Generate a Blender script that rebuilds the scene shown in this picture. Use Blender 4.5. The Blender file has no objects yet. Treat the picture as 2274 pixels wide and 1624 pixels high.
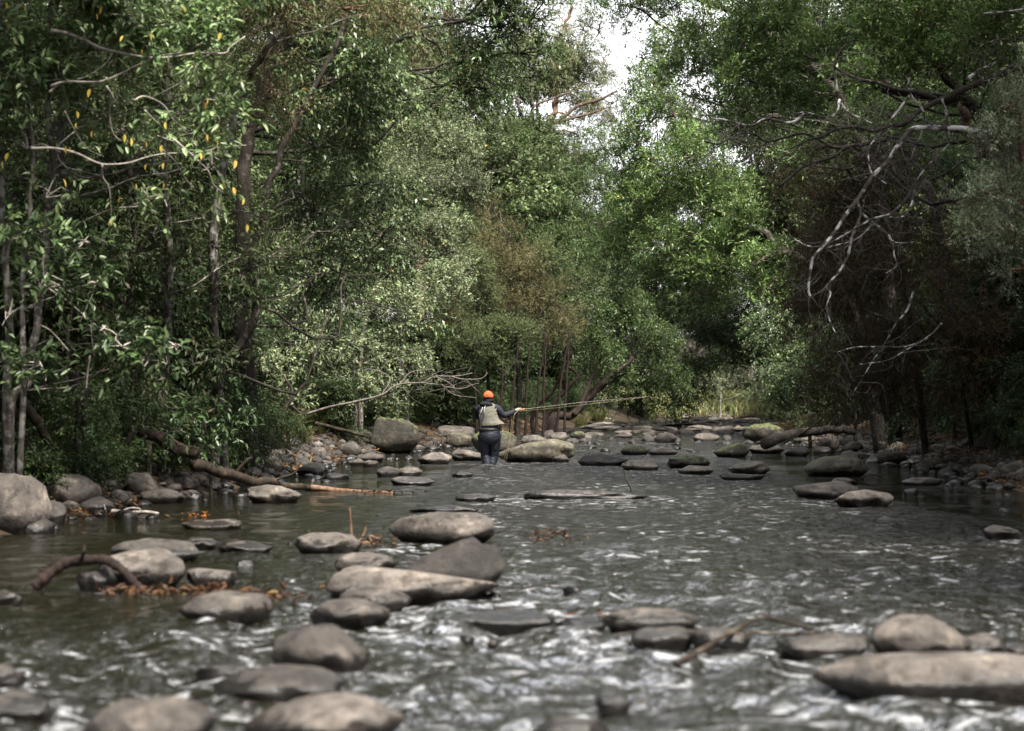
import bpy, bmesh, math, random
import numpy as np
from mathutils import Vector, Matrix

# ------------------------------------------------------------------ camera, sky, sun, exposure
SC = bpy.context.scene
COL = SC.collection
F, CX, VH, H = 4421.7, 1137.0, 894.0, 1.2      # focal length, principal point and horizon (photo at 2274 px), eye height

cam_d = bpy.data.cameras.new('camera'); cam = bpy.data.objects.new('camera', cam_d); COL.objects.link(cam)
cam.location = (0, 0, H); cam.rotation_euler = (math.radians(90), 0, 0)
cam_d.lens = 70; cam_d.sensor_width = 36; cam_d.shift_y = (VH - 812) / 2274
cam_d.clip_start = 0.1; cam_d.clip_end = 3000
cam_d.dof.use_dof = True; cam_d.dof.focus_distance = 39.5; cam_d.dof.aperture_fstop = 2.5
SC.camera = cam

SUN_EL, SUN_AZ = math.radians(60), math.radians(148)   # azimuth clockwise from +Y (north): behind the camera, to the right
world = bpy.data.worlds.new('World'); SC.world = world; world.use_nodes = True
wn = world.node_tree.nodes; wl = world.node_tree.links
bg = wn['Background']
sky = wn.new('ShaderNodeTexSky'); sky.sky_type = 'NISHITA'; sky.sun_disc = False
sky.sun_elevation = SUN_EL; sky.sun_rotation = SUN_AZ; sky.dust_density = 4.0; sky.air_density = 1.0; sky.ozone_density = 1.0
hs = wn.new('ShaderNodeHueSaturation'); hs.inputs['Saturation'].default_value = 0.15
wl.new(sky.outputs['Color'], hs.inputs['Color']); cl = wn.new('ShaderNodeMixRGB'); cl.inputs[0].default_value = 0.72; cl.inputs[2].default_value = (6.7, 6.75, 6.95, 1)   # high even cloud over the clear sky
wl.new(hs.outputs['Color'], cl.inputs[1]); wl.new(cl.outputs[0], bg.inputs['Color'])
bg.inputs['Strength'].default_value = 0.12

sun_d = bpy.data.lights.new('sun', 'SUN'); sun = bpy.data.objects.new('sun', sun_d); COL.objects.link(sun)
sun_d.energy = 5.0; sun_d.angle = math.radians(7); sun_d.color = (1.0, 0.93, 0.82)
sdir = Vector((math.sin(SUN_AZ) * math.cos(SUN_EL), math.cos(SUN_AZ) * math.cos(SUN_EL), math.sin(SUN_EL)))
sun.rotation_euler = sdir.to_track_quat('Z', 'Y').to_euler()

SC.view_settings.view_transform = 'Standard'; SC.view_settings.look = 'None'
SC.view_settings.gamma = 1.0; SC.view_settings.exposure = 1.7; SC.view_settings.use_curve_mapping = False
SC.render.engine = 'CYCLES'
cy = SC.cycles
cy.max_bounces = 6; cy.diffuse_bounces = 1; cy.glossy_bounces = 3; cy.transmission_bounces = 3; cy.transparent_max_bounces = 6
cy.use_denoising = True; cy.caustics_reflective = False; cy.caustics_refractive = False
cy.sample_clamp_indirect = 4.0

# ------------------------------------------------------------------ small maths
RNG = np.random.default_rng(7)
_perm = np.random.default_rng(3).permutation(256); _perm = np.concatenate([_perm, _perm, _perm])
_grad = np.random.default_rng(5).normal(size=(256, 3)); _grad /= np.linalg.norm(_grad, axis=1, keepdims=True)

def noise3(p):
    p = np.asarray(p, float); i = np.floor(p).astype(int); f = p - i; i &= 255
    u = f * f * f * (f * (f * 6 - 15) + 10)
    out = np.zeros(p.shape[:-1])
    for dx in (0, 1):
        for dy in (0, 1):
            for dz in (0, 1):
                h = _perm[_perm[_perm[(i[..., 0] + dx) & 255] + ((i[..., 1] + dy) & 255)] + ((i[..., 2] + dz) & 255)]
                g = _grad[h]
                d = g[..., 0] * (f[..., 0] - dx) + g[..., 1] * (f[..., 1] - dy) + g[..., 2] * (f[..., 2] - dz)
                w = (u[..., 0] if dx else 1 - u[..., 0]) * (u[..., 1] if dy else 1 - u[..., 1]) * (u[..., 2] if dz else 1 - u[..., 2])
                out += d * w
    return out

def noise2(x, y, s=0.0):
    x, y = np.broadcast_arrays(np.asarray(x, float), np.asarray(y, float))
    return noise3(np.stack([x, y, np.full_like(x, s)], -1))

def W(u, v, d):                                  # a point of the place, seen at u, v and standing d metres away
    return np.array([(u - CX) / F * d, d, H - (v - VH) / F * d])

def nrm(a):
    return a / np.maximum(np.linalg.norm(a, axis=-1, keepdims=True), 1e-9)

def smooth(a, b, x):
    t = np.clip((x - a) / (b - a), 0, 1); return t * t * (3 - 2 * t)

# ------------------------------------------------------------------ terrain and river
YK = [-40, 5, 14, 18, 25, 29, 34, 43, 48, 54, 60, 66, 72, 80, 90, 100, 140]
XL = [-7, -6, -5.2, -4.7, -4.2, -3.8, -3.6, -3.4, -2.9, -1.9, -0.6, 0.9, 2.0, 3.5, 6.0, 7.5, 8.0]
XR = [8, 7.5, 7.2, 7.0, 6.7, 7.0, 7.6, 8.2, 8.5, 8.4, 8.3, 8.4, 9.0, 10.3, 12.3, 13, 13]

def water_z(y):
    return 0.38 * smooth(48, 84, np.asarray(y, float))

def terrain(x, y):
    x, y = np.broadcast_arrays(np.asarray(x, float), np.asarray(y, float))
    l = np.interp(y, YK, XL) + 0.35 * noise2(y * 0.35, 0, 1.5); r = np.interp(y, YK, XR) + 0.35 * noise2(y * 0.35, 0, 8.5)
    s = np.maximum(l - x, x - r)                 # signed distance outside the river
    end = smooth(88, 104, y)
    s = np.maximum(s, -6 + end * 8.0)
    bed = -0.42 + 0.12 * noise2(x * 0.5, y * 0.5, 3.0) + 0.03 * noise2(x * 2.3, y * 2.3, 4.0)
    z = np.where(s < 0, bed * (1 - np.exp(np.minimum(s, 0) * 1.3)) , 0.0)
    so = np.maximum(s, 0)
    steep = np.where(x < l, 1.0, 0.9)
    z = z + np.where(s > 0, steep * (0.28 * np.minimum(so, 1.0) + 0.5 * smooth(0.6, 3.0, so) + 0.09 * so + 0.35 * noise2(x * 0.3, y * 0.3, 2.0) * smooth(0.5, 4, so) + 0.05 * noise2(x * 1.5, y * 1.5, 6.0)), 0.0)
    far = smooth(30, 160, np.abs(x)) * 12 + smooth(115, 260, y) * 8
    return z + water_z(y) + far

def hit(u, v, dmin=5.0, dmax=110.0):             # where the line of sight meets water or ground
    d = np.linspace(dmin, dmax, 3000)
    x = (u - CX) / F * d; z = H - (v - VH) / F * d
    g = np.maximum(terrain(x, d), water_z(d))
    k = np.nonzero(z <= g)[0]
    return d[k[0]] if len(k) else dmax

# ------------------------------------------------------------------ materials
MATS = {}
def newmat(name):
    m = bpy.data.materials.new(name); m.use_nodes = True
    n = m.node_tree.nodes; n.clear()
    out = n.new('ShaderNodeOutputMaterial'); MATS[name] = m
    return m, n, m.node_tree.links, out

def ramp(n, pts):
    r = n.new('ShaderNodeValToRGB'); e = r.color_ramp.elements
    while len(e) < len(pts): e.new(0.5)
    for k, (p, c) in enumerate(pts):
        e[k].position = p; e[k].color = (*c, 1) if len(c) == 3 else c
    return r

def leaf_mat(name, rough=0.42, trans=0.3, spec=0.45):
    m, n, l, out = newmat(name)
    a = n.new('ShaderNodeAttribute'); a.attribute_name = 'col'
    p = n.new('ShaderNodeBsdfPrincipled'); p.inputs['Roughness'].default_value = rough
    p.inputs['Specular IOR Level'].default_value = spec
    t = n.new('ShaderNodeBsdfTranslucent'); mx = n.new('ShaderNodeMixShader'); mx.inputs[0].default_value = trans
    l.new(a.outputs['Color'], p.inputs['Base Color']); l.new(a.outputs['Color'], t.inputs['Color'])
    l.new(p.outputs[0], mx.inputs[1]); l.new(t.outputs[0], mx.inputs[2]); l.new(mx.outputs[0], out.inputs[0])
    return m

def plain_mat(name, col, rough=0.7, spec=0.3, noise=None, metal=0.0):
    m, n, l, out = newmat(name)
    p = n.new('ShaderNodeBsdfPrincipled'); p.inputs['Roughness'].default_value = rough
    p.inputs['Specular IOR Level'].default_value = spec; p.inputs['Metallic'].default_value = metal
    p.inputs['Base Color'].default_value = (*col, 1)
    if noise:
        sc, amt = noise
        tc = n.new('ShaderNodeTexCoord'); nt = n.new('ShaderNodeTexNoise'); nt.inputs['Scale'].default_value = sc; nt.inputs['Detail'].default_value = 6
        r = ramp(n, [(0.3, tuple(c * (1 - amt) for c in col)), (0.7, tuple(c * (1 + amt) for c in col))])
        b = n.new('ShaderNodeBump'); b.inputs['Strength'].default_value = 0.5; b.inputs['Distance'].default_value = 0.02
        l.new(tc.outputs['Object'], nt.inputs['Vector']); l.new(nt.outputs['Fac'], r.inputs[0]); l.new(r.outputs[0], p.inputs['Base Color'])
        l.new(nt.outputs['Fac'], b.inputs['Height']); l.new(b.outputs[0], p.inputs['Normal'])
    l.new(p.outputs[0], out.inputs[0])
    return m

def bark_mat(name, dark, light, lichen=None, amount=0.45, scale=9.0):
    m, n, l, out = newmat(name)
    tc = n.new('ShaderNodeTexCoord'); mp = n.new('ShaderNodeMapping'); mp.inputs['Scale'].default_value = (1, 1, 0.35)
    nt = n.new('ShaderNodeTexNoise'); nt.inputs['Scale'].default_value = scale * 2.2; nt.inputs['Detail'].default_value = 7
    l.new(tc.outputs['Object'], mp.inputs['Vector']); l.new(mp.outputs[0], nt.inputs['Vector'])
    r = ramp(n, [(0.32, dark), (0.68, light)]); l.new(nt.outputs['Fac'], r.inputs[0])
    p = n.new('ShaderNodeBsdfPrincipled'); p.inputs['Roughness'].default_value = 0.85; p.inputs['Specular IOR Level'].default_value = 0.2
    src = r.outputs[0]
    if lichen:
        n2 = n.new('ShaderNodeTexNoise'); n2.inputs['Scale'].default_value = scale; n2.inputs['Detail'].default_value = 4
        l.new(tc.outputs['Object'], n2.inputs['Vector'])
        r2 = ramp(n, [(1 - amount - 0.05, (0, 0, 0)), (1 - amount + 0.05, (1, 1, 1))]); l.new(n2.outputs['Fac'], r2.inputs[0])
        mx = n.new('ShaderNodeMixRGB'); mx.inputs[2].default_value = (*lichen, 1)
        l.new(r2.outputs[0], mx.inputs[0]); l.new(src, mx.inputs[1]); src = mx.outputs[0]
    b = n.new('ShaderNodeBump'); b.inputs['Strength'].default_value = 0.7; b.inputs['Distance'].default_value = 0.03
    l.new(nt.outputs['Fac'], b.inputs['Height']); l.new(b.outputs[0], p.inputs['Normal'])
    l.new(src, p.inputs['Base Color']); l.new(p.outputs[0], out.inputs[0])
    return m

def rock_mat(name, c1, c2, c3, moss=0.0, wet=1.0):
    """river stone: mottled grain, pale lichen, dark iron stains, moss on top, a wet band at the water line that also paints in shade beneath"""
    m, n, l, out = newmat(name)
    tc = n.new('ShaderNodeTexCoord'); oi = n.new('ShaderNodeObjectInfo'); geo = n.new('ShaderNodeNewGeometry')
    add = n.new('ShaderNodeVectorMath'); add.operation = 'ADD'
    l.new(geo.outputs['Position'], add.inputs[0]); l.new(oi.outputs['Random'], add.inputs[1])
    nb = n.new('ShaderNodeTexNoise'); nb.inputs['Scale'].default_value = 3.5; nb.inputs['Detail'].default_value = 5; nb.inputs['Roughness'].default_value = 0.6
    nf = n.new('ShaderNodeTexNoise'); nf.inputs['Scale'].default_value = 42; nf.inputs['Detail'].default_value = 5; nf.inputs['Roughness'].default_value = 0.7
    nm = n.new('ShaderNodeTexNoise'); nm.inputs['Scale'].default_value = 11; nm.inputs['Detail'].default_value = 6
    for t in (nb, nf, nm): l.new(add.outputs[0], t.inputs['Vector'])
    r1 = ramp(n, [(0.3, c1), (0.5, c2), (0.72, c3)]); l.new(nb.outputs['Fac'], r1.inputs[0])
    r2 = ramp(n, [(0.3, (0.55, 0.55, 0.55)), (0.55, (1, 1, 1)), (0.75, (1.35, 1.33, 1.3))]); l.new(nf.outputs['Fac'], r2.inputs[0])
    mu = n.new('ShaderNodeMixRGB'); mu.blend_type = 'MULTIPLY'; mu.inputs[0].default_value = 0.75
    l.new(r1.outputs[0], mu.inputs[1]); l.new(r2.outputs[0], mu.inputs[2])
    r3 = ramp(n, [(0.36, (0.42, 0.4, 0.38)), (0.48, (1, 1, 1))]); l.new(nm.outputs['Fac'], r3.inputs[0])
    mu2 = n.new('ShaderNodeMixRGB'); mu2.blend_type = 'MULTIPLY'; mu2.inputs[0].default_value = 0.85
    l.new(mu.outputs[0], mu2.inputs[1]); l.new(r3.outputs[0], mu2.inputs[2])
    nl = n.new('ShaderNodeTexNoise'); nl.inputs['Scale'].default_value = 6.5; nl.inputs['Detail'].default_value = 7; nl.inputs['Roughness'].default_value = 0.65; l.new(add.outputs[0], nl.inputs['Vector'])
    rl_ = ramp(n, [(0.54, (1, 1, 1)), (0.62, (1.7, 1.68, 1.6))]); l.new(nl.outputs['Fac'], rl_.inputs[0])
    mu3 = n.new('ShaderNodeMixRGB'); mu3.blend_type = 'MULTIPLY'; mu3.inputs[0].default_value = 1.0; l.new(mu2.outputs[0], mu3.inputs[1]); l.new(rl_.outputs[0], mu3.inputs[2])
    src = mu3.outputs[0]
    vr = n.new('ShaderNodeMapRange'); vr.inputs['To Min'].default_value = 0.72; vr.inputs['To Max'].default_value = 1.22
    l.new(oi.outputs['Random'], vr.inputs['Value'])
    mv = n.new('ShaderNodeVectorMath'); mv.operation = 'SCALE'; l.new(src, mv.inputs[0]); l.new(vr.outputs[0], mv.inputs['Scale']); src = mv.outputs[0]
    sep = n.new('ShaderNodeSeparateXYZ'); l.new(geo.outputs['Position'], sep.inputs[0])
    if moss:
        sn = n.new('ShaderNodeSeparateXYZ'); l.new(geo.outputs['Normal'], sn.inputs[0])
        ad = n.new('ShaderNodeMath'); ad.operation = 'MULTIPLY_ADD'; ad.inputs[1].default_value = 0.35
        l.new(sn.outputs['Z'], ad.inputs[0]); l.new(nm.outputs['Fac'], ad.inputs[2])
        rm = ramp(n, [(0.95 - moss * 0.4, (0, 0, 0)), (1.02 - moss * 0.4, (1, 1, 1))]); l.new(ad.outputs[0], rm.inputs[0])
        mm = n.new('ShaderNodeMixRGB'); mm.inputs[2].default_value = (0.055, 0.065, 0.02, 1)
        l.new(rm.outputs[0], mm.inputs[0]); l.new(src, mm.inputs[1]); src = mm.outputs[0]
    p = n.new('ShaderNodeBsdfPrincipled'); p.inputs['Specular IOR Level'].default_value = 0.35
    # wet band: a few centimetres above the water, ragged, darkened further as undercut shade
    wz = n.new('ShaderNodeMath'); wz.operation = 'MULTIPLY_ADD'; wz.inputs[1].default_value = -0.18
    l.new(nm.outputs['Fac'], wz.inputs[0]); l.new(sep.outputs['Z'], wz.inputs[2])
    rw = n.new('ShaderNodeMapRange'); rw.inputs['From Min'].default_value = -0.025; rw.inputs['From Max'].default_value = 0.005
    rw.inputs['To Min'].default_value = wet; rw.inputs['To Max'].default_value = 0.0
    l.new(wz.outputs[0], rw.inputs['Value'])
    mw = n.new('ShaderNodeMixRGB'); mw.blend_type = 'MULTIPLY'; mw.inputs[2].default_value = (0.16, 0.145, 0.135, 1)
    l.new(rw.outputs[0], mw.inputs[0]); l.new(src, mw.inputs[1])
    rr = n.new('ShaderNodeMapRange'); rr.inputs['To Min'].default_value = 0.78; rr.inputs['To Max'].default_value = 0.28
    l.new(rw.outputs[0], rr.inputs['Value']); l.new(rr.outputs[0], p.inputs['Roughness'])
    b = n.new('ShaderNodeBump'); b.inputs['Strength'].default_value = 0.7; b.inputs['Distance'].default_value = 0.03
    ba = n.new('ShaderNodeMath'); ba.operation = 'MULTIPLY_ADD'; ba.inputs[1].default_value = 0.35
    l.new(nf.outputs['Fac'], ba.inputs[0]); l.new(nm.outputs['Fac'], ba.inputs[2])
    l.new(ba.outputs[0], b.inputs['Height']); l.new(b.outputs[0], p.inputs['Normal'])
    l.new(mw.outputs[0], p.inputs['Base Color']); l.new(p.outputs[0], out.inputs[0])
    return m

leaf_mat('leaf', .5, .3, .22); leaf_mat('leaf_gloss', 0.38, 0.28, 0.32); leaf_mat('needle', 0.7, 0.2, 0.12); leaf_mat('dry_leaf', 0.7, 0.25, 0.2)
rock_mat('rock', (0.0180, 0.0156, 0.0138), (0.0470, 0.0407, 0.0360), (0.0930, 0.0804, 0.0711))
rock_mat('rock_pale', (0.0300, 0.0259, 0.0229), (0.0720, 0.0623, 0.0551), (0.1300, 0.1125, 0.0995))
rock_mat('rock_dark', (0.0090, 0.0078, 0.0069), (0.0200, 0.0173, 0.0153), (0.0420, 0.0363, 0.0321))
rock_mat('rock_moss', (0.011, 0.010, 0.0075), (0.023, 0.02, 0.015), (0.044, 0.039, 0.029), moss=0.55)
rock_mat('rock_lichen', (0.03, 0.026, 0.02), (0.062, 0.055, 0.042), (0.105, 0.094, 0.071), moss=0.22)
bark_mat('bark_grey', (0.035, 0.03, 0.026), (0.10, 0.09, 0.08), (0.22, 0.21, 0.195), 0.44)
bark_mat('bark_dark', (0.014, 0.011, 0.009), (0.04, 0.033, 0.028), (0.12, 0.11, 0.10), 0.36)
bark_mat('bark_lichen', (0.03, 0.025, 0.022), (0.085, 0.072, 0.065), (0.46, 0.44, 0.43), 0.45, 7)
bark_mat('bark_brown', (0.07, 0.04, 0.026), (0.17, 0.105, 0.07))
bark_mat('bark_gum', (0.09, 0.05, 0.032), (0.19, 0.125, 0.085), (0.26, 0.215, 0.175), 0.4, 3)
bark_mat('bark_old', (0.03, 0.018, 0.012), (0.085, 0.055, 0.04), (0.13, 0.11, 0.1), 0.4, 8)
bark_mat('grey_twig', (0.05, 0.042, 0.037), (0.14, 0.125, 0.113))
bark_mat('wet_wood', (0.008, 0.005, 0.0045), (0.025, 0.016, 0.013))
bark_mat('dead_twig', (0.10, 0.075, 0.06), (0.2, 0.165, 0.14))
bark_mat('pale_twig', (0.12, 0.105, 0.09), (0.3, 0.275, 0.25))
bark_mat('log_bark', (0.008, 0.0055, 0.004), (0.028, 0.02, 0.0135), (0.05, 0.04, 0.029), 0.4, 5)  # bark darkened to stand for shade on the fallen log

def ground_mat():
    m, n, l, out = newmat('ground')
    geo = n.new('ShaderNodeNewGeometry')
    a = n.new('ShaderNodeTexNoise'); a.inputs['Scale'].default_value = 1.3; a.inputs['Detail'].default_value = 8; a.inputs['Roughness'].default_value = 0.7
    c = n.new('ShaderNodeTexVoronoi'); c.inputs['Scale'].default_value = 7.0
    l.new(geo.outputs['Position'], a.inputs['Vector']); l.new(geo.outputs['Position'], c.inputs['Vector'])
    r = ramp(n, [(0.3, (0.012, 0.009, 0.006)), (0.5, (0.026, 0.019, 0.012)), (0.7, (0.045, 0.033, 0.02))]); l.new(a.outputs['Fac'], r.inputs[0])
    r2 = ramp(n, [(0.0, (0.10, 0.095, 0.05)), (0.45, (0.055, 0.05, 0.024)), (0.8, (0.022, 0.02, 0.01))]); l.new(c.outputs['Distance'], r2.inputs[0])
    at = n.new('ShaderNodeAttribute'); at.attribute_name = 'bed'
    mx = n.new('ShaderNodeMixRGB'); l.new(at.outputs['Fac'], mx.inputs[0]); l.new(r.outputs[0], mx.inputs[1]); l.new(r2.outputs[0], mx.inputs[2])
    p = n.new('ShaderNodeBsdfPrincipled'); p.inputs['Roughness'].default_value = 0.9; p.inputs['Specular IOR Level'].default_value = 0.15
    b = n.new('ShaderNodeBump'); b.inputs['Strength'].default_value = 0.8; b.inputs['Distance'].default_value = 0.06
    l.new(a.outputs['Fac'], b.inputs['Height']); l.new(b.outputs[0], p.inputs['Normal'])
    l.new(mx.outputs[0], p.inputs['Base Color']); l.new(p.outputs[0], out.inputs[0])
ground_mat()

def water_mat():
    m, n, l, out = newmat('water')
    geo = n.new('ShaderNodeNewGeometry')
    mp = n.new('ShaderNodeMapping'); mp.inputs['Scale'].default_value = (1.0, 1.25, 1.0); l.new(geo.outputs['Position'], mp.inputs['Vector'])
    n1 = n.new('ShaderNodeTexNoise'); n1.inputs['Scale'].default_value = 6.0; n1.inputs['Detail'].default_value = 5; n1.inputs['Roughness'].default_value = 0.55; n1.inputs['Distortion'].default_value = 0.6
    l.new(mp.outputs[0], n1.inputs['Vector'])
    at = n.new('ShaderNodeAttribute'); at.attribute_name = 'riffle'
    st = n.new('ShaderNodeMapRange'); st.inputs['To Min'].default_value = 0.1; st.inputs['To Max'].default_value = 1.0
    l.new(at.outputs['Fac'], st.inputs['Value'])
    b = n.new('ShaderNodeBump'); b.inputs['Distance'].default_value = 0.10
    n2 = n.new('ShaderNodeTexNoise'); n2.inputs['Scale'].default_value = 17.0; n2.inputs['Detail'].default_value = 3; l.new(mp.outputs[0], n2.inputs['Vector'])
    hb = n.new('ShaderNodeMath'); hb.operation = 'MULTIPLY_ADD'; hb.inputs[1].default_value = 0.3; l.new(n2.outputs['Fac'], hb.inputs[0]); l.new(n1.outputs['Fac'], hb.inputs[2])
    l.new(st.outputs[0], b.inputs['Strength']); l.new(hb.outputs[0], b.inputs['Height'])
    fr = n.new('ShaderNodeFresnel'); fr.inputs['IOR'].default_value = 1.333; l.new(b.outputs[0], fr.inputs['Normal'])
    gl = n.new('ShaderNodeBsdfGlossy'); rgh = n.new('ShaderNodeMapRange'); rgh.inputs['To Min'].default_value = 0.03; rgh.inputs['To Max'].default_value = 0.05; l.new(at.outputs['Fac'], rgh.inputs['Value']); l.new(rgh.outputs[0], gl.inputs['Roughness']); gl.inputs['Color'].default_value = (0.95, 0.96, 1.0, 1); l.new(b.outputs[0], gl.inputs['Normal'])
    tr = n.new('ShaderNodeBsdfTransparent'); tr.inputs['Color'].default_value = (0.15, 0.14, 0.07, 1)
    df = n.new('ShaderNodeBsdfDiffuse'); df.inputs['Color'].default_value = (0.0095, 0.0088, 0.0035, 1); mb = n.new('ShaderNodeMixShader'); mb.inputs[0].default_value = 0.5; l.new(tr.outputs[0], mb.inputs[1]); l.new(df.outputs[0], mb.inputs[2])
    mx = n.new('ShaderNodeMixShader'); l.new(fr.outputs[0], mx.inputs[0]); l.new(mb.outputs[0], mx.inputs[1]); l.new(gl.outputs[0], mx.inputs[2])
    # painted white foam standing in for sky glints where the current is fastest
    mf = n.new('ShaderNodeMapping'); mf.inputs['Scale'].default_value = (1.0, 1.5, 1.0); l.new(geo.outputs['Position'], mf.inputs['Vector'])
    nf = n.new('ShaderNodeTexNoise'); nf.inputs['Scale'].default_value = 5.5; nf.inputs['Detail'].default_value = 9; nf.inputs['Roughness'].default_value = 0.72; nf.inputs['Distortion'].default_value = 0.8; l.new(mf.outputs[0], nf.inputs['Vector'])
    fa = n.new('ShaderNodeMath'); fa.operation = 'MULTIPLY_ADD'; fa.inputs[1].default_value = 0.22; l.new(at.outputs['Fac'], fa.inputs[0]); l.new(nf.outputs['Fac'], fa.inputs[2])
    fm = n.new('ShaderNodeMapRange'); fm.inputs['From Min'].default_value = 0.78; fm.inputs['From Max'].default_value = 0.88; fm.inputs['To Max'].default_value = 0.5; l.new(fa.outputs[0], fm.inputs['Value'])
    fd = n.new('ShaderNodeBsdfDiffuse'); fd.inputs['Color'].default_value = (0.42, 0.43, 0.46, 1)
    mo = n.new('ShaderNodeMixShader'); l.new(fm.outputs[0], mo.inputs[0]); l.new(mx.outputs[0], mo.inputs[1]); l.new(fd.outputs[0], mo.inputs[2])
    l.new(mo.outputs[0], out.inputs[0])
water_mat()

# ------------------------------------------------------------------ mesh helpers
def mesh_np(name, verts, faces, mat, cols=None, smooth_sh=False, colname='col', attr=None):
    """faces: array (n,k) or list of such arrays with differing k"""
    if not isinstance(faces, (list, tuple)): faces = [faces]
    faces = [np.asarray(f, np.int32) for f in faces if len(f)]
    verts = np.asarray(verts, np.float32)
    me = bpy.data.meshes.new(name)
    me.vertices.add(len(verts)); me.vertices.foreach_set('co', verts.ravel())
    loops = np.concatenate([f.ravel() for f in faces]); tot = np.concatenate([np.full(len(f), f.shape[1], np.int32) for f in faces])
    start = np.concatenate([[0], np.cumsum(tot)[:-1]]).astype(np.int32)
    me.loops.add(len(loops)); me.loops.foreach_set('vertex_index', loops)
    me.polygons.add(len(tot)); me.polygons.foreach_set('loop_start', start); me.polygons.foreach_set('loop_total', tot)
    if smooth_sh: me.polygons.foreach_set('use_smooth', np.ones(len(tot), bool))
    me.update(calc_edges=True)
    if cols is not None:
        a = me.attributes.new(colname, 'FLOAT_COLOR', 'POINT')
        c4 = np.ones((len(verts), 4), np.float32); c4[:, :3] = cols; a.data.foreach_set('color', c4.ravel())
    if attr:
        for k, vals in attr.items():
            a = me.attributes.new(k, 'FLOAT', 'POINT'); a.data.foreach_set('value', np.asarray(vals, np.float32))
    me.materials.append(MATS[mat])
    return me

def put(name, me, parent=None, loc=None, label=None, cat=None, group=None, kind=None):
    o = bpy.data.objects.new(name, me); COL.objects.link(o)
    if loc is not None: o.location = loc
    if parent is not None: o.parent = parent
    tag(o, label, cat, group, kind); return o

def tag(o, label=None, cat=None, group=None, kind=None):
    if label: o['label'] = label
    if cat: o['category'] = cat
    if group: o['group'] = group
    if kind: o['kind'] = kind

def root(name, loc, label, cat, group=None):
    o = bpy.data.objects.new(name, None); COL.objects.link(o); o.empty_display_size = 0.2
    o.location = loc; tag(o, label, cat, group); return o

def tubes(P, R, sides=6):
    """P (T,K,3) centre lines, R (T,K) radii -> verts, quads, end caps"""
    P = np.asarray(P, float); R = np.asarray(R, float); T, K, _ = P.shape
    t = np.zeros_like(P); t[:, 1:-1] = P[:, 2:] - P[:, :-2]; t[:, 0] = P[:, 1] - P[:, 0]; t[:, -1] = P[:, -1] - P[:, -2]; t = nrm(t)
    mean = np.abs(nrm(P[:, -1] - P[:, 0])); ax = np.argmin(mean, 1); ref = np.eye(3)[ax][:, None, :]
    n1 = nrm(np.cross(t, ref)); n2 = np.cross(t, n1)
    a = np.linspace(0, 2 * np.pi, sides, endpoint=False)
    V = P[:, :, None] + R[:, :, None, None] * (np.cos(a)[None, None, :, None] * n1[:, :, None] + np.sin(a)[None, None, :, None] * n2[:, :, None])
    V = V.reshape(-1, 3)
    ti, ki, si = np.meshgrid(np.arange(T), np.arange(K - 1), np.arange(sides), indexing='ij')
    base = ti * K * sides; s2 = (si + 1) % sides
    q = np.stack([base + ki * sides + si, base + ki * sides + s2, base + (ki + 1) * sides + s2, base + (ki + 1) * sides + si], -1).reshape(-1, 4)
    caps = np.concatenate([np.arange(sides)[::-1][None] + (np.arange(T) * K * sides)[:, None],
                           np.arange(sides)[None] + (np.arange(T) * K * sides + (K - 1) * sides)[:, None]])
    return V, q, caps

def spline(pts, n):
    pts = np.asarray(pts, float); m = len(pts)
    if m == 2: return pts[0] + (pts[1] - pts[0]) * np.linspace(0, 1, n)[:, None]
    q = np.vstack([2 * pts[0] - pts[1], pts, 2 * pts[-1] - pts[-2]])
    t = np.linspace(0, m - 1, n); i = np.minimum(t.astype(int), m - 2); f = (t - i)[:, None]
    p0, p1, p2, p3 = q[i], q[i + 1], q[i + 2], q[i + 3]
    return 0.5 * (2 * p1 + (p2 - p0) * f + (2 * p0 - 5 * p1 + 4 * p2 - p3) * f ** 2 + (3 * p1 - p0 - 3 * p2 + p3) * f ** 3)

class Geo:
    """collects tubes etc. into one mesh"""
    def __init__(s): s.v = []; s.f = {}; s.c = []; s.n = 0
    def add(s, v, *faces, col=None):
        v = np.asarray(v, float)
        for f in faces:
            f = np.asarray(f)
            if len(f): s.f.setdefault(f.shape[1], []).append(f + s.n)
        s.v.append(v); s.n += len(v)
        if col is not None: s.c.append(np.broadcast_to(col, (len(v), 3)))
    def tube(s, pts, r0, r1, n=None, sides=7, wob=0.0, rng=RNG, knots=0.0):
        n = n or max(6, 5 * len(pts)); p = spline(pts, n)
        if wob:
            L = np.linalg.norm(p[-1] - p[0]); o = rng.uniform(0, 99)
            s_ = np.linspace(0, 1, n) * max(L, .3) * 2.2
            w = np.stack([noise2(s_, o, 0.1), noise2(s_, o, 5.1), noise2(s_, o, 9.1)], -1) * wob
            p = p + w * np.minimum(1, np.linspace(0, 1, n) * 6)[:, None]
        r = r0 + (r1 - r0) * np.linspace(0, 1, n) ** 0.85
        if knots: r = r * (1 + knots * noise2(np.linspace(0, n, n) * 0.7, rng.uniform(0, 99), 2.0))
        V, q, c = tubes(p[None], r[None], sides); s.add(V, q, c); return p
    def mesh(s, name, mat, smooth_sh=True):
        return mesh_np(name, np.concatenate(s.v), [np.concatenate(f) for f in s.f.values()], mat, np.concatenate(s.c) if s.c else None, smooth_sh)

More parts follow.
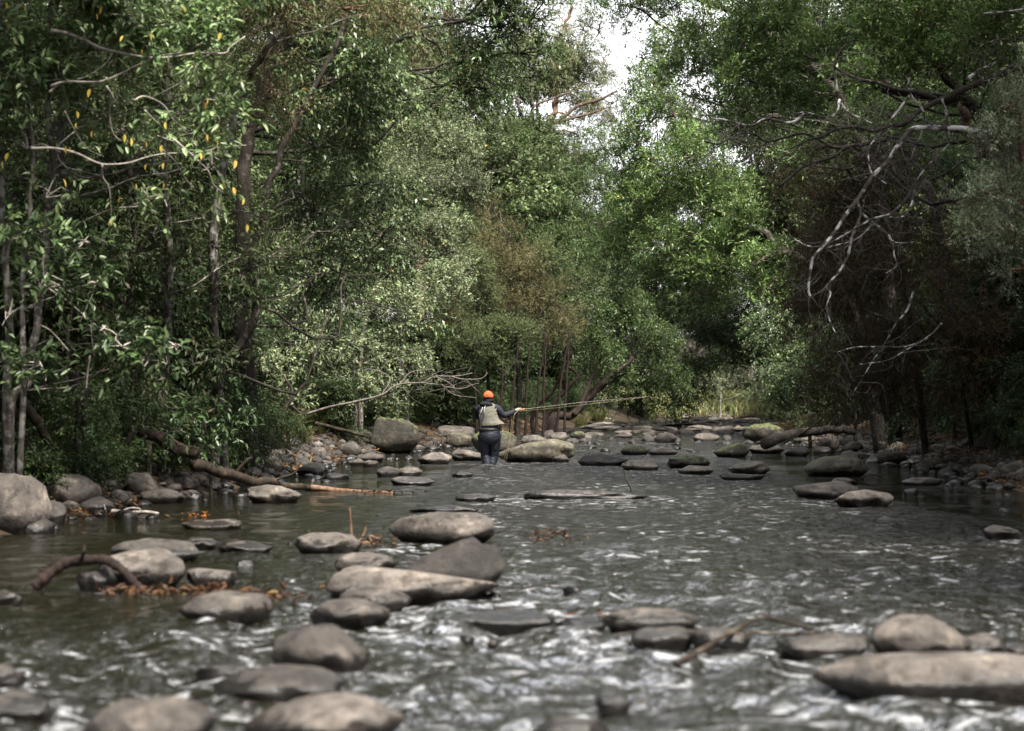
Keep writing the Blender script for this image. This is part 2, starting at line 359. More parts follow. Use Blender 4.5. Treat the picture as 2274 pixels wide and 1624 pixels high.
# ------------------------------------------------------------------ ground and water
def axis(core, far, n):
    a = np.linspace(-1, 1, n); return core * a + (far - core) * np.sign(a) * np.abs(a) ** 7
gx = axis(26, 420, 191) + 2; gy = np.concatenate([np.linspace(-300, -12, 14)[:-1], np.linspace(-12, 115, 236), 115 + np.geomspace(3, 600, 26)])
GX, GY = np.meshgrid(gx, gy, indexing='xy'); GZ = terrain(GX, GY)
ny, nx = GX.shape
idx = np.arange(ny * nx).reshape(ny, nx)
quads = np.stack([idx[:-1, :-1], idx[:-1, 1:], idx[1:, 1:], idx[1:, :-1]], -1).reshape(-1, 4)
bedmask = smooth(0.06, -0.04, 0) * 0 + (1 - smooth(-0.14, -0.03, GZ - water_z(GY)))
put('ground', mesh_np('ground', np.stack([GX, GY, GZ], -1).reshape(-1, 3), quads, 'ground', None, True, attr={'bed': bedmask.ravel()}), kind='structure')

def riffle(x, y):
    """how broken the water is: 0 calm pool, 1 fast riffle"""
    r = 0.42 + 0.0 * x
    r = r + 0.62 * smooth(23, 14, y) * smooth(-3.5, 0.3, x) + .35 * smooth(11, 8, y)                                        # fast water in the foreground
    r = r + 0.7 * smooth(15, 24, y) * smooth(-1.8, 0.2, x) * (1 - smooth(3.6, 5.2, x))   # the tongue of current in the middle
    r = r + 0.6 * smooth(44, 52, y)
    r = r - 0.28 * smooth(3.0, 4.6, x) * smooth(16, 20, y) - 0.25 * smooth(-1.0, -2.4, x) * smooth(14, 18, y)
    r = r + 0.75 * noise2(x * 0.7, y * 0.45, 1.0) + 0.5 * noise2(x * 1.7, y * 1.1, 2.0)
    return np.clip(r, 0.04, 1.0)

# every single boulder of the river: span and height as seen, what it looks like
ROCKS = []
def R(*a, **k): ROCKS.append((a, k))
# foreground and left water
R(-75, 107, 1053, 1187, 'large pale speckled boulder at the left edge below the white stems', 'rock_pale', boxy=.35, cuts=2, skew=-.1)
R(86, 146, 1112, 1166, 'low wedge stone at the foot of the large left edge boulder', 'rock')
R(83, 220, 1054, 1126, 'rounded brown boulder on the left bank, right of the large edge boulder', 'rock', cuts=1)
R(272, 362, 1050, 1114, 'upright peaked boulder on the left bank beside the dark water', 'rock', skew=-.25)
R(306, 412, 1086, 1118, 'pale slab leaning against the peaked left bank boulder', 'rock_pale', boxy=.4)
R(206, 262, 1066, 1092, 'small rounded stone wedged between the two left bank boulders', 'rock')
R(236, 286, 1088, 1116, 'small grey stone at the water in front of the peaked boulder', 'rock')
R(548, 668, 1076, 1118, 'smooth pale domed stone alone in the calm left water', 'rock_pale', boxy=.1, cuts=1)
R(398, 537, 1153, 1176, 'thin pale slab just breaking the calm left water', 'rock_pale', boxy=.1)
R(243, 452, 1197, 1246, 'long flat grey slab behind the blocky stone with the dark branch', 'rock', boxy=.3)
R(205, 417, 1219, 1300, 'blocky tan boulder under the dark arched branch', 'rock_pale', boxy=.55, cuts=3)
R(165, 262, 1262, 1308, 'dark stone under the arched branch', 'rock_dark')
R(412, 528, 1261, 1299, 'low pale stone right of the blocky tan boulder', 'rock_pale')
R(388, 500, 1196, 1222, 'left one of two thin slabs in the shallows above the blocky boulder', 'rock')
R(480, 604, 1202, 1229, 'right one of two thin slabs in the shallows above the blocky boulder', 'rock')
R(650, 803, 1183, 1230, 'pale triangular stone beside the brown reed stump', 'rock_pale', boxy=.1)
R(394, 602, 1313, 1388, 'dark sided domed stone in front of the brown leaf litter', 'rock', boxy=.15, cuts=2)
R(-40, 50, 1311, 1347, 'small grey stone cut by the left edge of the view', 'rock')
R(595, 828, 1388, 1508, 'tall round blurred boulder in the near left water', 'rock', boxy=.15, cuts=1, dscale=.75)
R(446, 764, 1482, 1570, 'long loaf shaped blurred boulder below the tall round one', 'rock', boxy=.2, cuts=1)
R(520, 900, 1548, 1660, 'nearest centre left boulder cut by the bottom edge', 'rock_pale', boxy=.2, cuts=2)
R(172, 466, 1552, 1668, 'broad blurred boulder with a dark hollow at the bottom left', 'rock', boxy=.3, cuts=3)
R(-70, 50, 1476, 1542, 'upper of two stacked stones at the lower left edge', 'rock', boxy=.2)
R(-60, 124, 1536, 1612, 'lower grey blue flat stone of the two at the lower left edge', 'rock_dark', boxy=.3)
R(424, 560, 1470, 1508, 'half drowned grey stone in white water left of the tall round boulder', 'rock')
# centre
R(857, 1101, 1136, 1213, 'large smooth pale boulder in mid river below the angler', 'rock_pale', boxy=.2, cuts=1, skew=.08)
R(908, 1064, 1121, 1141, 'thin dark slab right behind the large smooth pale boulder', 'rock_dark', boxy=.3)
R(1008, 1105, 1097, 1114, 'small flat brown stone left of the long drowned bar', 'rock')
R(1160, 1440, 1087, 1109, 'long low drowned rock bar crossing the middle current', 'rock_dark', boxy=0, dscale=.2, rough=1.5, seed=1204, cuts=0, belly=.1, under=.1)
R(874, 1123, 1195, 1318, 'dark craggy rock rising behind the wide pale slab', 'rock_dark', rough=1.6, cuts=5, boxy=.2, skew=.1)
R(722, 1110, 1257, 1336, 'wide pale slab stone in front of the dark craggy rock', 'rock_pale', boxy=.3, cuts=2)
R(734, 880, 1227, 1274, 'cream domed stone tucked behind the wide pale slab', 'rock_pale', boxy=.1, cuts=1)
R(745, 913, 1303, 1356, 'rounded stone at the front foot of the wide pale slab', 'rock', boxy=.1, cuts=1)
R(678, 869, 1331, 1393, 'smooth grey dome in front of the stones around the wide slab', 'rock', boxy=.1, cuts=1)
R(964, 1234, 1355, 1396, 'long flat dark stone with wet leaves in the centre foreground', 'rock_dark', boxy=.3, dscale=.4)
R(1234, 1348, 1368, 1404, 'dark low stone at the left end of the right centre ledge', 'rock_dark')
R(1336, 1556, 1349, 1402, 'brown humped stone behind the flat foreground ledge', 'rock', boxy=.2, dscale=.5)
R(1400, 1545, 1394, 1442, 'grey stone at the head of the bent reed stem', 'rock', boxy=.2)
R(1530, 1672, 1393, 1447, 'dark undercut stone below the bent reed stem', 'rock_dark', boxy=.3)
R(1322, 1404, 1543, 1577, 'black wet stone in bright water near the bottom edge', 'rock_dark')
R(1180, 1360, 1598, 1660, 'reddish blurred stone at the bottom edge right of centre', 'rock')
R(1250, 1293, 1302, 1320, 'small dark pointed stone in the bright right centre current', 'rock_dark')
R(831, 888, 1036, 1060, 'left half of the dark stone pair downstream of the angler', 'rock_dark')
R(880, 938, 1036, 1059, 'right half of the dark stone pair downstream of the angler', 'rock')
R(864, 966, 1058, 1078, 'low grey stone in front of the dark stone pair', 'rock')
R(998, 1050, 1047, 1060, 'small dark stone in the riffle just below the angler', 'rock_dark')
# right water
R(1778, 1936, 1010, 1058, 'largest pale boulder near the right bank', 'rock_lichen', boxy=.3, cuts=3, skew=.1)
R(1762, 1910, 1068, 1108, 'pitted grey boulder behind the smooth right water stone', 'rock', boxy=.45, rough=1.2)
R(1854, 1989, 1088, 1126, 'smooth pale stone with its reflection in the right water', 'rock_pale', boxy=.3, cuts=1)
R(1845, 1906, 1061, 1079, 'small stone just behind the pitted grey boulder', 'rock')
R(2006, 2098, 1060, 1079, 'pale flat stone in dark water off the right bank', 'rock_pale')
R(2008, 2042, 1085, 1101, 'tiny pointed pale stone alone in the dark right water', 'rock_pale', name='river_stone', cat='stone')
R(2186, 2270, 1167, 1198, 'pale low stone near the right edge in the dark pool', 'rock_pale')
R(1939, 2160, 1366, 1474, 'big tan rounded boulder in the right foreground', 'rock_pale', boxy=.2, cuts=1, dscale=.7)
R(2140, 2246, 1408, 1460, 'smaller tan stone joined to the right of the big tan boulder', 'rock_pale')
R(1733, 1946, 1404, 1460, 'grey sloping stone left of the big tan boulder', 'rock', boxy=.2)
R(1815, 2420, 1450, 1552, 'long tapering foreground boulder running off the right edge', 'rock_pale', boxy=.3, cuts=2, dscale=.42, skew=.2)
R(2240, 2330, 1428, 1462, 'tan stone cut by the right edge above the long boulder', 'rock_pale')
R(1620, 1711, 1026, 1053, 'brown peaked stone in the right middle riffle', 'rock')
R(1600, 1701, 1051, 1067, 'flat dark stone below the brown peaked riffle stone', 'rock_dark')
R(1479, 1580, 1011, 1040, 'mossy brown hump in mid river right of the angler', 'rock_moss')
R(1502, 1586, 1034, 1054, 'grey flat stone below the mossy brown hump', 'rock')
R(1586, 1667, 984, 1016, 'dark mossy boulder in the riffle before the far mossy block', 'rock_moss', skew=.15)
R(1663, 1742, 987, 1008, 'flat topped dark stone right of the dark mossy riffle boulder', 'rock_dark')
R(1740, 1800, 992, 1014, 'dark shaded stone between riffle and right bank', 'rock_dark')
R(1812, 1870, 969, 1002, 'upright grey boulder at the shaded right bank', 'rock')
R(1868, 1919, 979, 1006, 'shaded brown boulder right of the upright grey one', 'rock')
R(1950, 2018, 996, 1030, 'pale lichen boulder behind the largest right bank boulder', 'rock_lichen')
R(1650, 1756, 940, 982, 'big dark mossy block with a flat crest below the far glade', 'rock_moss', boxy=.5, cuts=4, rough=1.3)
R(1757, 1822, 967, 985, 'pale flat stone at the right foot of the mossy block', 'rock')
R(1276, 1398, 1010, 1035, 'long dark pitted rock right of the angler', 'rock_dark', boxy=.5, rough=1.3, dscale=.4)
R(1380, 1468, 1020, 1045, 'grey triangular rock below the long pitted rock', 'rock')
R(1378, 1442, 991, 1011, 'dark wedge stone behind the long pitted rock', 'rock_moss')
R(1438, 1506, 994, 1011, 'brown low stone right of the dark wedge stone', 'rock')
R(1450, 1504, 961, 984, 'dark round boulder before the far stone pavement', 'rock_dark')
R(1536, 1600, 962, 980, 'brown leaf covered stone before the far stone pavement', 'rock')
# left bank near the angler
R(815, 932, 925, 1008, 'black mossy cube like boulder on the bank left of the angler', 'rock_moss', boxy=.6, cuts=4, rough=1.2)
R(745, 806, 980, 1014, 'grey rounded boulder left of the black mossy boulder', 'rock', boxy=.15)
R(966, 1056, 945, 980, 'brown dome boulder at the back behind the angler', 'rock', boxy=.1)
R(986, 1050, 960, 994, 'yellow green lichen boulder behind the angler', 'rock_lichen', boxy=.15)
R(1046, 1160, 956, 1008, 'dark blocky mossy rock hidden behind the angler', 'rock_moss', boxy=.5, rough=1.2)
R(925, 1004, 1004, 1031, 'pale flat topped stone in the water left of the angler', 'rock_pale', boxy=.4)
R(1000, 1078, 998, 1024, 'smooth dome stone touching the left leg of the angler', 'rock_pale', boxy=.1, cuts=1)
R(1100, 1279, 975, 1027, 'long tilted mossy boulder right behind the angler', 'rock_lichen', boxy=.35, cuts=1, skew=.35, dscale=.5, tilt=.06, seed=911)
R(1203, 1231, 1015, 1026, 'low stone under the raised end of the long tilted boulder', 'rock_pale', name='river_stone', cat='stone')
R(1225, 1267, 1010, 1028, 'grey triangular stone at the right end of the long tilted boulder', 'rock')
R(1155, 1218, 966, 988, 'pale bank boulder behind the long tilted boulder', 'rock_pale')
R(1220, 1262, 960, 979, 'pale pointed bank stone right of the pale bank boulder', 'rock_pale')
R(1206, 1234, 955, 974, 'upright grey stone on the bank behind the pale boulders', 'rock', name='river_stone', cat='stone')
R(1266, 1300, 958, 976, 'dark mossy stone at the left end of the far pavement', 'rock_moss', name='river_stone', cat='stone')
R(785, 853, 1006, 1027, 'brown flat stone in front of the black mossy boulder', 'rock')
R(776, 812, 1018, 1036, 'left small stone at the water left of the angler', 'rock')
R(803, 840, 1022, 1038, 'pale oval stone at the water left of the angler', 'rock_pale')
R(655, 722, 1034, 1058, 'dark wet stone at the end of the cobble bar', 'rock_dark')

wy = np.exp(np.linspace(math.log(3.0), math.log(103.0), 520)); wt = np.linspace(-1, 1, 300)
WY, WT = np.meshgrid(wy, wt, indexing='ij'); WX = WT * (0.28 * WY + 4.0) + 1.0
RF = riffle(WX, WY)
for (u0, u1, vt, vb, *_), _k in ROCKS:
    dd = hit((u0 + u1) / 2, vb); w_ = (u1 - u0) / F * dd; xx = ((u0 + u1) / 2 - CX) / F * dd
    RF = RF + (0.45 if dd < 30 else .25) * np.exp(-((WX - xx) / (.62 * w_)) ** 2 - ((WY - dd + .15) / (.5 * w_ + .25)) ** 2)
RF = RF + .6 * np.exp(-((WX + .43) / .5) ** 2 - ((WY - 38.8) / .9) ** 2)      # round the legs of the angler
RF = np.clip(RF, .04, 1.15)
res = np.clip(10.0 / np.maximum(WY, 4), 0.05, 1.0) ** 1.25
WZ = water_z(WY) + RF * (0.045 * res * noise2(WX * 0.8, WY * 1.3, 0.3) + 0.10 * res * noise2(WX * 1.8, WY * 2.9, 7.3) + 0.07 * res * noise2(WX * 4.0, WY * 5.6, 4.4)) - 0.012 * RF * res
ny, nx = WX.shape; idx = np.arange(ny * nx).reshape(ny, nx)
quads = np.stack([idx[:-1, :-1], idx[:-1, 1:], idx[1:, 1:], idx[1:, :-1]], -1).reshape(-1, 4)
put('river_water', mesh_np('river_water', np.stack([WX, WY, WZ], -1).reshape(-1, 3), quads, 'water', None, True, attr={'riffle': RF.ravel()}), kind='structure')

# ------------------------------------------------------------------ rocks
ICO = {}
def ico(level):
    if level not in ICO:
        bm = bmesh.new(); bmesh.ops.create_icosphere(bm, subdivisions=level, radius=1.0)
        bm.verts.ensure_lookup_table()
        v = np.array([x.co[:] for x in bm.verts]); f = np.array([[w.index for w in p.verts] for p in bm.faces]); bm.free(); ICO[level] = (v, f)
    return ICO[level]

def rock_shape(seed, level=4, rough=1.0, boxy=0.25, cuts=3):
    rng = np.random.default_rng(seed); v, f = ico(level); v = v.copy()
    k = 1 - boxy * 0.45; v = np.sign(v) * np.abs(v) ** k; v = v / np.max(np.linalg.norm(v, axis=1))
    o = rng.uniform(0, 200, 3)
    d = nrm(v)
    v = v * (1 + rough * (0.30 * noise3(d * 1.1 + o) + 0.19 * noise3(d * 2.2 + o) + 0.07 * noise3(d * 4.7 + o) + 0.028 * noise3(d * 10 + o)))[:, None]
    for _ in range(cuts):
        n = rng.normal(size=3); n[2] = abs(n[2]) * 0.8; n /= np.linalg.norm(n); c = rng.uniform(0.5, 0.8)
        e = v @ n - c; v = v - np.outer(np.maximum(e, 0) * 0.85, n)
    return v, f

def rock_mesh(seed, width, depth, top, sink, mat, level=4, rough=1.0, boxy=0.25, cuts=3, tilt=0.0, skew=0.0, belly=0.34, under=0.34):
    """a boulder whose water line is z = 0: spans width, rises to top, is bedded sink below"""
    v, f = rock_shape(seed, level, rough, boxy, cuts)
    if tilt:
        c, s = math.cos(tilt), math.sin(tilt); x, z = v[:, 0] * 1.0, v[:, 2] * (top / max(width * .5, .01)); v[:, 0], v[:, 2] = x * c - z * s, x * s + z * c
    up = v[:, 2] > 0
    v[:, 0] += skew * np.maximum(v[:, 2], 0)
    v[:, 0] = (v[:, 0] - (v[:, 0].max() + v[:, 0].min()) / 2) * width / (v[:, 0].max() - v[:, 0].min())
    v[:, 1] = (v[:, 1] - (v[:, 1].max() + v[:, 1].min()) / 2) * depth / (v[:, 1].max() - v[:, 1].min())
    b = belly * top
    v[:, 2] = np.where(up, b + v[:, 2] / v[:, 2].max() * (top - b), b + v[:, 2] / -v[:, 2].min() * (sink + b))
    k = 1 - under * smooth(0.0, b + 0.06, b - v[:, 2]); v[:, 0] *= k; v[:, 1] *= k
    return mesh_np('boulder', v, f, mat, None, True)

_rock_no = [0]
def rock(u0, u1, vt, vb, label, mat='rock', name='boulder', group=None, cat='boulder', lift=0.0, dscale=0.8, **kw):
    """u0..u1: span, vt top, vb water line as seen; stands where that line of sight meets water or ground"""
    _rock_no[0] += 1
    uc = (u0 + u1) / 2; d = hit(uc, vb); w = (u1 - u0) / F * d
    dep = dscale * w
    for _ in range(30):
        top = (H - (vt - VH) * (d + dep * 0.5 * 0.75) / F)
        base = float(max(terrain((uc - CX) / F * d, d), water_z(d)))
        top -= base
        if top > 0.3 * (vb - vt) / F * d + 0.01: break
        dep *= 0.88
    y = d + dep * 0.5 * 0.85; wz = float(water_z(y)); x = (uc - CX) / F * (d + dep * .2)
    w *= (d + dep * .3) / d
    base = float(max(terrain(x, d), wz))
    lvl = kw.pop('level', 4 if (u1 - u0) > 70 else 3)
    me = rock_mesh(kw.pop('seed', 100 + _rock_no[0] * 7), w, dep, top, 0.32, mat, lvl, **kw)
    return put(name, me, None, (x, y, base + lift), label, cat, group)

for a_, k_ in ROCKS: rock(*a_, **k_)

# cobbles: alike stones share a handful of shapes
COB = []
for k in range(10):
    v, f = rock_shape(4000 + k, 3, 0.9, 0.2, 2); v = v * np.array([1, .8, .62]) ; COB.append((v, f))
COBM = {}
def cob_mesh(k, mat):
    if (k, mat) not in COBM: COBM[(k, mat)] = mesh_np('cobble', COB[k][0], COB[k][1], mat, None, True)
    return COBM[(k, mat)]
def cobbles(n, poly, wmin, wmax, label, group, mats, seed, name='cobble', cat='cobble'):
    rng = np.random.default_rng(seed); (u0, v0), (u1, v1), spread = poly; put_n = 0; placed = []
    for _ in range(n * 6):
        if put_n >= n: break
        t = rng.uniform(); u = u0 + (u1 - u0) * t; v = v0 + (v1 - v0) * t + rng.uniform(-spread, spread)
        d = hit(u, v)
        if d > 105: continue
        w = rng.uniform(wmin, wmax) * (0.6 + 0.4 * rng.uniform())
        x = (u - CX) / F * d
        if any((x - a) ** 2 + (d - b) ** 2 < (0.42 * (w + c)) ** 2 for a, b, c in placed): continue
        placed.append((x, d, w))
        z = float(max(terrain(x, d), water_z(d) - 0.03))
        o = put(name, cob_mesh(int(rng.integers(10)), mats[int(rng.integers(len(mats)))]), None, (x, d, z + w * .04), label, cat, group)
        s = w / 2; o.scale = (s * rng.uniform(.9, 1.25), s * rng.uniform(.8, 1.1), s * rng.uniform(.75, 1.25)); o.rotation_euler = (rng.uniform(-.2, .2), rng.uniform(-.2, .2), rng.uniform(0, 6.28))
        put_n += 1
P4 = ['rock', 'rock_pale', 'rock', 'rock_dark', 'rock_pale']
cobbles(110, ((540, 1030), (830, 985), 34), .12, .45, 'grey cobble on the stony bar along the left bank', 'cobbles of the left bar', P4, 1)
cobbles(65, ((790, 1000), (1110, 985), 28), .12, .45, 'cobble among the boulders on the bank behind the angler', 'cobbles behind the angler', P4, 2)
cobbles(25, ((1150, 990), (1330, 962), 12), .2, .6, 'cobble on the bank right of the long tilted boulder', 'cobbles right of the tilted boulder', P4, 3)
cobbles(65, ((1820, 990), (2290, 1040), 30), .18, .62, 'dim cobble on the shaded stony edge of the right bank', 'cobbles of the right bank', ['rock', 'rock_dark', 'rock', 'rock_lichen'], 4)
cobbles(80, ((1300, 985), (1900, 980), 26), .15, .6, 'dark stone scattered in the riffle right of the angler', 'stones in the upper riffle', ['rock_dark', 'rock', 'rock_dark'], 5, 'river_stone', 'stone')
cobbles(20, ((110, 1128), (420, 1085), 16), .12, .35, 'small stone along the dark left shore between the boulders', 'stones of the left shore', ['rock', 'rock_dark'], 6)
cobbles(26, ((350, 1240), (1500, 1370), 110), .06, .2, 'small wet stone barely breaking the foreground riffle', 'stones in the foreground riffle', ['rock_dark', 'rock'], 8, 'river_stone', 'stone')
# flat bedrock slabs of the far pavement
rngp = np.random.default_rng(44)
for k in range(78):
    u = rngp.uniform(1285, 1730); v = rngp.uniform(938, 972) if u < 1520 else rngp.uniform(924, 958); d = hit(u, v)
    x = (u - CX) / F * d; w = rngp.uniform(.35, 1.0) * (1.7 if k % 4 == 0 else 1)
    o = put('flat_stone', cob_mesh(k % 10, ['rock_pale', 'rock', 'rock_pale', 'rock_lichen'][k % 4]), None, (x, d, float(max(terrain(x, d), water_z(d))) + .01), 'pale flat stone on the far stony shallows upstream', 'stone', 'stones of the far shallows')
    o.scale = (w * .62, w * .5, rngp.uniform(.12, .26)); o.rotation_euler = (rngp.uniform(-.1, .1), rngp.uniform(-.1, .1), rngp.uniform(0, 6.28))
# gravel and small stones along both shores, too many to count
rg = np.random.default_rng(47); gv, gf = ico(2); GVs, GFs = [], []; n_ = 0
for k in range(1100):
    y = rg.uniform(18, 62); left = rg.uniform() < .55; e = np.interp(y, YK, XL if left else XR); off = rg.normal() * .5 + .35; x = e - off if left else e + off
    w = rg.uniform(.04, .13) * (1.6 if rg.uniform() < .15 else 1); z = float(max(terrain(x, y), water_z(y) - .02))
    q = gv * np.array([rg.uniform(.8, 1.3), rg.uniform(.7, 1.1), rg.uniform(.45, .8)]) * w * (1 + .25 * noise3(gv * 1.6 + k))[:, None]; c_, s_ = math.cos(k), math.sin(k); q = np.stack([q[:, 0] * c_ - q[:, 1] * s_, q[:, 0] * s_ + q[:, 1] * c_, q[:, 2]], -1)
    GVs.append(q + np.array([x, y, z + w * .15])); GFs.append(gf + n_); n_ += len(gv)
put('shore_gravel', mesh_np('shore_gravel', np.concatenate(GVs), np.concatenate(GFs), 'rock_dark', None, True), label='small loose gravel stones strewn along both shores', cat='gravel', kind='stuff')

# ------------------------------------------------------------------ foliage
class Kind:
    def __init__(s, L, Wd, n, spray, droop, pal, mat='leaf', hexa=False, up=0.35, rc=0.55, dens=5.0, fold=0.2, flat=0.7):
        s.L, s.W, s.n, s.spray, s.droop, s.pal, s.mat, s.hexa, s.up, s.rc, s.dens, s.fold, s.flat = L, Wd, n, spray, droop, pal, mat, hexa, up, rc, dens, fold, flat

def leaf_geo(p, a, n, L, Wd, hexa, fold):
    """p (N,3) stalk ends, a axes, n face normals, L lengths, Wd widths"""
    s = nrm(np.cross(a, n)); n = np.cross(s, a); L = L[:, None]; Wd = Wd[:, None]; N = len(p)
    if hexa:
        V = np.stack([p, p + .28 * L * a + .46 * Wd * s + fold * Wd * n, p + .62 * L * a + .42 * Wd * s + fold * Wd * n - .03 * L * n, p + L * a - .12 * L * n,
                      p + .62 * L * a - .42 * Wd * s + fold * Wd * n - .03 * L * n, p + .28 * L * a - .46 * Wd * s + fold * Wd * n], 1)
        b = (np.arange(N) * 6)[:, None]
        return V.reshape(-1, 3), np.concatenate([b + np.array([0, 1, 2, 3]), b + np.array([0, 3, 4, 5])]), 6
    V = np.stack([p, p + .45 * L * a + .5 * Wd * s + fold * Wd * n, p + L * a - .08 * L * n, p + .45 * L * a - .5 * Wd * s + fold * Wd * n], 1)
    b = (np.arange(N) * 4)[:, None]
    return V.reshape(-1, 3), b + np.array([0, 1, 2, 3]), 4

def leaf_cols(rng, N, pal):
    w = np.array([q[1] for q in pal], float); w /= w.sum(); c = np.array([q[0] for q in pal])
    i = rng.choice(len(pal), N, p=w); return c[i] * rng.uniform(0.72, 1.3, (N, 1)) * rng.uniform(.93, 1.07, (N, 3)) * np.array([1.05, 1.0, .87])

def grow(rng, blobs, kind, bare=False):
    """blobs: list of (centre, radii, density factor). Returns leaf verts/faces/cols, twig tubes (P,R) and clump centres"""
    LP, LA, LN, LL, LW, LC = [], [], [], [], [], []; TP, TR = [], []; BP, BR = [], []
    for c, rad, df in blobs:
        c = np.asarray(c, float); rad = np.asarray(rad, float); rm = rad.mean()
        rc = min(kind.rc, rm * .6)
        nc = int(np.clip(2.6 * (rm / rc) ** 2 * min(1, df + .3), 5, 150))
        area = np.pi * rm * rm * 2.2
        N = .74 * kind.dens * df * area / (0.6 * kind.L * kind.W)
        q = nrm(rng.normal(size=(nc, 3))) * (rng.uniform(size=(nc, 1)) ** .4); cc = c + q * rad
        per = max(1, int(N / nc / kind.n)); S = nc * per
        ci = np.repeat(np.arange(nc), per)
        csz = rng.uniform(.6, 1.25, nc)[ci][:, None]
        o = nrm(rng.normal(size=(S, 3)) + np.array([0, 0, .25])); rr = rng.uniform(size=(S, 1)) ** .55
        b = cc[ci] + o * rr * rc * csz * np.array([1, 1, kind.flat])
        d = nrm(o * .9 + rng.normal(size=(S, 3)) * .45 + q[ci] * .5 + np.array([0, 0, kind.up])); sl = kind.spray * rng.uniform(.6, 1.3, (S, 1))
        # leaves along each spray
        n = kind.n; t = (np.arange(n) + .6) / n
        t = t[None, :, None] + rng.normal(size=(S, n, 1)) * .05
        ax = d[:, None] * sl[:, None] * t; ax = ax + np.array([0, 0, -1.]) * (kind.droop * sl[:, None] * t ** 2 * .6)
        p = b[:, None] + ax
        sd = nrm(np.cross(d, rng.normal(size=(S, 3))))[:, None]
        alt = np.where(np.arange(n) % 2 == 0, 1., -1.)[None, :, None]
        a = nrm(d[:, None] * .75 + sd * alt * .8 + rng.normal(size=(S, n, 3)) * .35 + np.array([0, 0, -1.]) * kind.droop)
        nr = nrm(np.array([0, 0, 1.]) + rng.normal(size=(S, n, 3)) * .55 + d[:, None] * .25)
        LP.append(p.reshape(-1, 3)); LA.append(a.reshape(-1, 3)); LN.append(nr.reshape(-1, 3))
        M = S * n; LL.append(kind.L * rng.uniform(.65, 1.25, M)); LW.append(kind.W * rng.uniform(.75, 1.2, M))
        shade = (1 + .28 * rng.normal(size=nc)).clip(.55, 1.5)[ci]
        LC.append(leaf_cols(rng, M, kind.pal) * np.repeat(shade, n)[:, None])
        # spray stems, every other one
        k = np.arange(0, S, 5); e = b[k] + d[k] * sl[k]
        TP.append(np.stack([cc[ci[k]] * .35 + b[k] * .65, b[k], e + np.array([0, 0, -1.]) * kind.droop * sl[k] * .5], 1)); 
        # branchlets from the heart of the blob to each clump
        m = .5 * (c + cc) + rng.normal(size=(nc, 3)) * rm * .1 + np.array([0, 0, .08 * rm]); BP.append(np.stack([np.broadcast_to(c, cc.shape), .6 * m + .4 * c, m, .5 * m + .5 * cc, cc], 1))
    out = dict(p=np.concatenate(LP), a=np.concatenate(LA), n=np.concatenate(LN), L=np.concatenate(LL), W=np.concatenate(LW), c=np.concatenate(LC), T=np.concatenate(TP), B=np.concatenate(BP))
    return out

TRI = [0]
def leaf_mesh(g, kind, name='foliage', keep=None):
    s = slice(None) if keep is None else keep
    V, f, k = leaf_geo(g['p'][s], g['a'][s], g['n'][s], g['L'][s], g['W'][s], kind.hexa, kind.fold)
    TRI[0] += len(f) * 2
    return mesh_np(name, V, f, kind.mat, np.repeat(g['c'][s], k, 0))

def bl(u, v, d, ru, rv, df=1.0, rd=None):
    """a mass of foliage seen at u, v, d metres off, ru by rv wide as seen"""
    s = d / F; a, b = ru * s, rv * s
    return (W(u, v, d), np.array([a, rd if rd else .75 * min(max(a, b), 2.5 * min(a, b)), b]), df)

def tree(name, label, kind, blobs, trunks, seed, bark='bark_dark', cat='tree', group=None, limbs=True, limb_r=.045, twig_r=.006, extra=None, twigmat=None, base=None):
    """trunks: list of (points, r0, r1). One thing > trunk(s), branch(es), twigs, foliage"""
    rng = np.random.default_rng(seed)
    b0 = np.asarray(trunks[0][0][0] if trunks else base, float)
    t = root(name, b0, label, cat, group)
    def child(nm, me, kd=None):
        o = put(nm, me, t, kind=kd); o.location = (-b0[0], -b0[1], -b0[2]); return o
    lines = []
    for pts, r0, r1 in trunks:
        g = Geo(); p = g.tube(pts, r0, r1, sides=8, wob=r0 * 1.2, rng=rng, knots=.12, n=max(14, 6 * len(pts))); lines.append((p, r0, r1)); child('trunk', g.mesh('trunk', bark))
    if limbs and lines:
        for c, rad, df in blobs:
            best = None
            for p, r0, r1 in lines:
                dd = np.linalg.norm(p - c, axis=1) + 2.2 * np.maximum(p[:, 2] - c[2] + .2 * np.linalg.norm(p[:, :2] - c[:2], axis=1), 0)
                k = int(np.argmin(dd))
                if best is None or dd[k] < best[0]: best = (dd[k], p[k], r0 + (r1 - r0) * k / len(p))
            s = best[1]; L = np.linalg.norm(c - s)
            if L < .15: continue
            m1 = s + (c - s) * .35 + rng.normal(size=3) * .07 * L; m2 = s + (c - s) * .7 + rng.normal(size=3) * .07 * L + np.array([0, 0, .06 * L])
            g = Geo(); r = min(max(.35 * best[2], limb_r * .5), limb_r * (0.5 + .2 * L)); g.tube([s, m1, m2, c], r, r * .35, sides=6, wob=.05 * L, rng=rng, n=14); child('branch', g.mesh('branch', bark))
    if extra:
        for pts, r0, r1 in extra:
            g = Geo(); g.tube(pts, r0, r1, sides=6, wob=.02, rng=rng, knots=.1, n=max(10, 4 * len(pts))); child('branch', g.mesh('branch', twigmat or bark))
    if kind is not None:
        g = grow(rng, blobs, kind)
        child('foliage', leaf_mesh(g, kind), 'stuff')
        tw = Geo(); B = g['B']; tw.add(*tubes(B, np.broadcast_to(np.linspace(twig_r * 3, twig_r, 5), B.shape[:2]), 4)[:2])
        T = g['T']; V, q, _ = tubes(T, np.broadcast_to([twig_r * .8, twig_r * .6, twig_r * .25], T.shape[:2]), 3); tw.add(V, q)
        TRI[0] += len(q) * 2 + len(B) * 32
        child('twigs', tw.mesh('twigs', twigmat or bark), 'stuff')
        t['_leaf'] = 0; del t['_leaf']
        return t, g
    return t, None

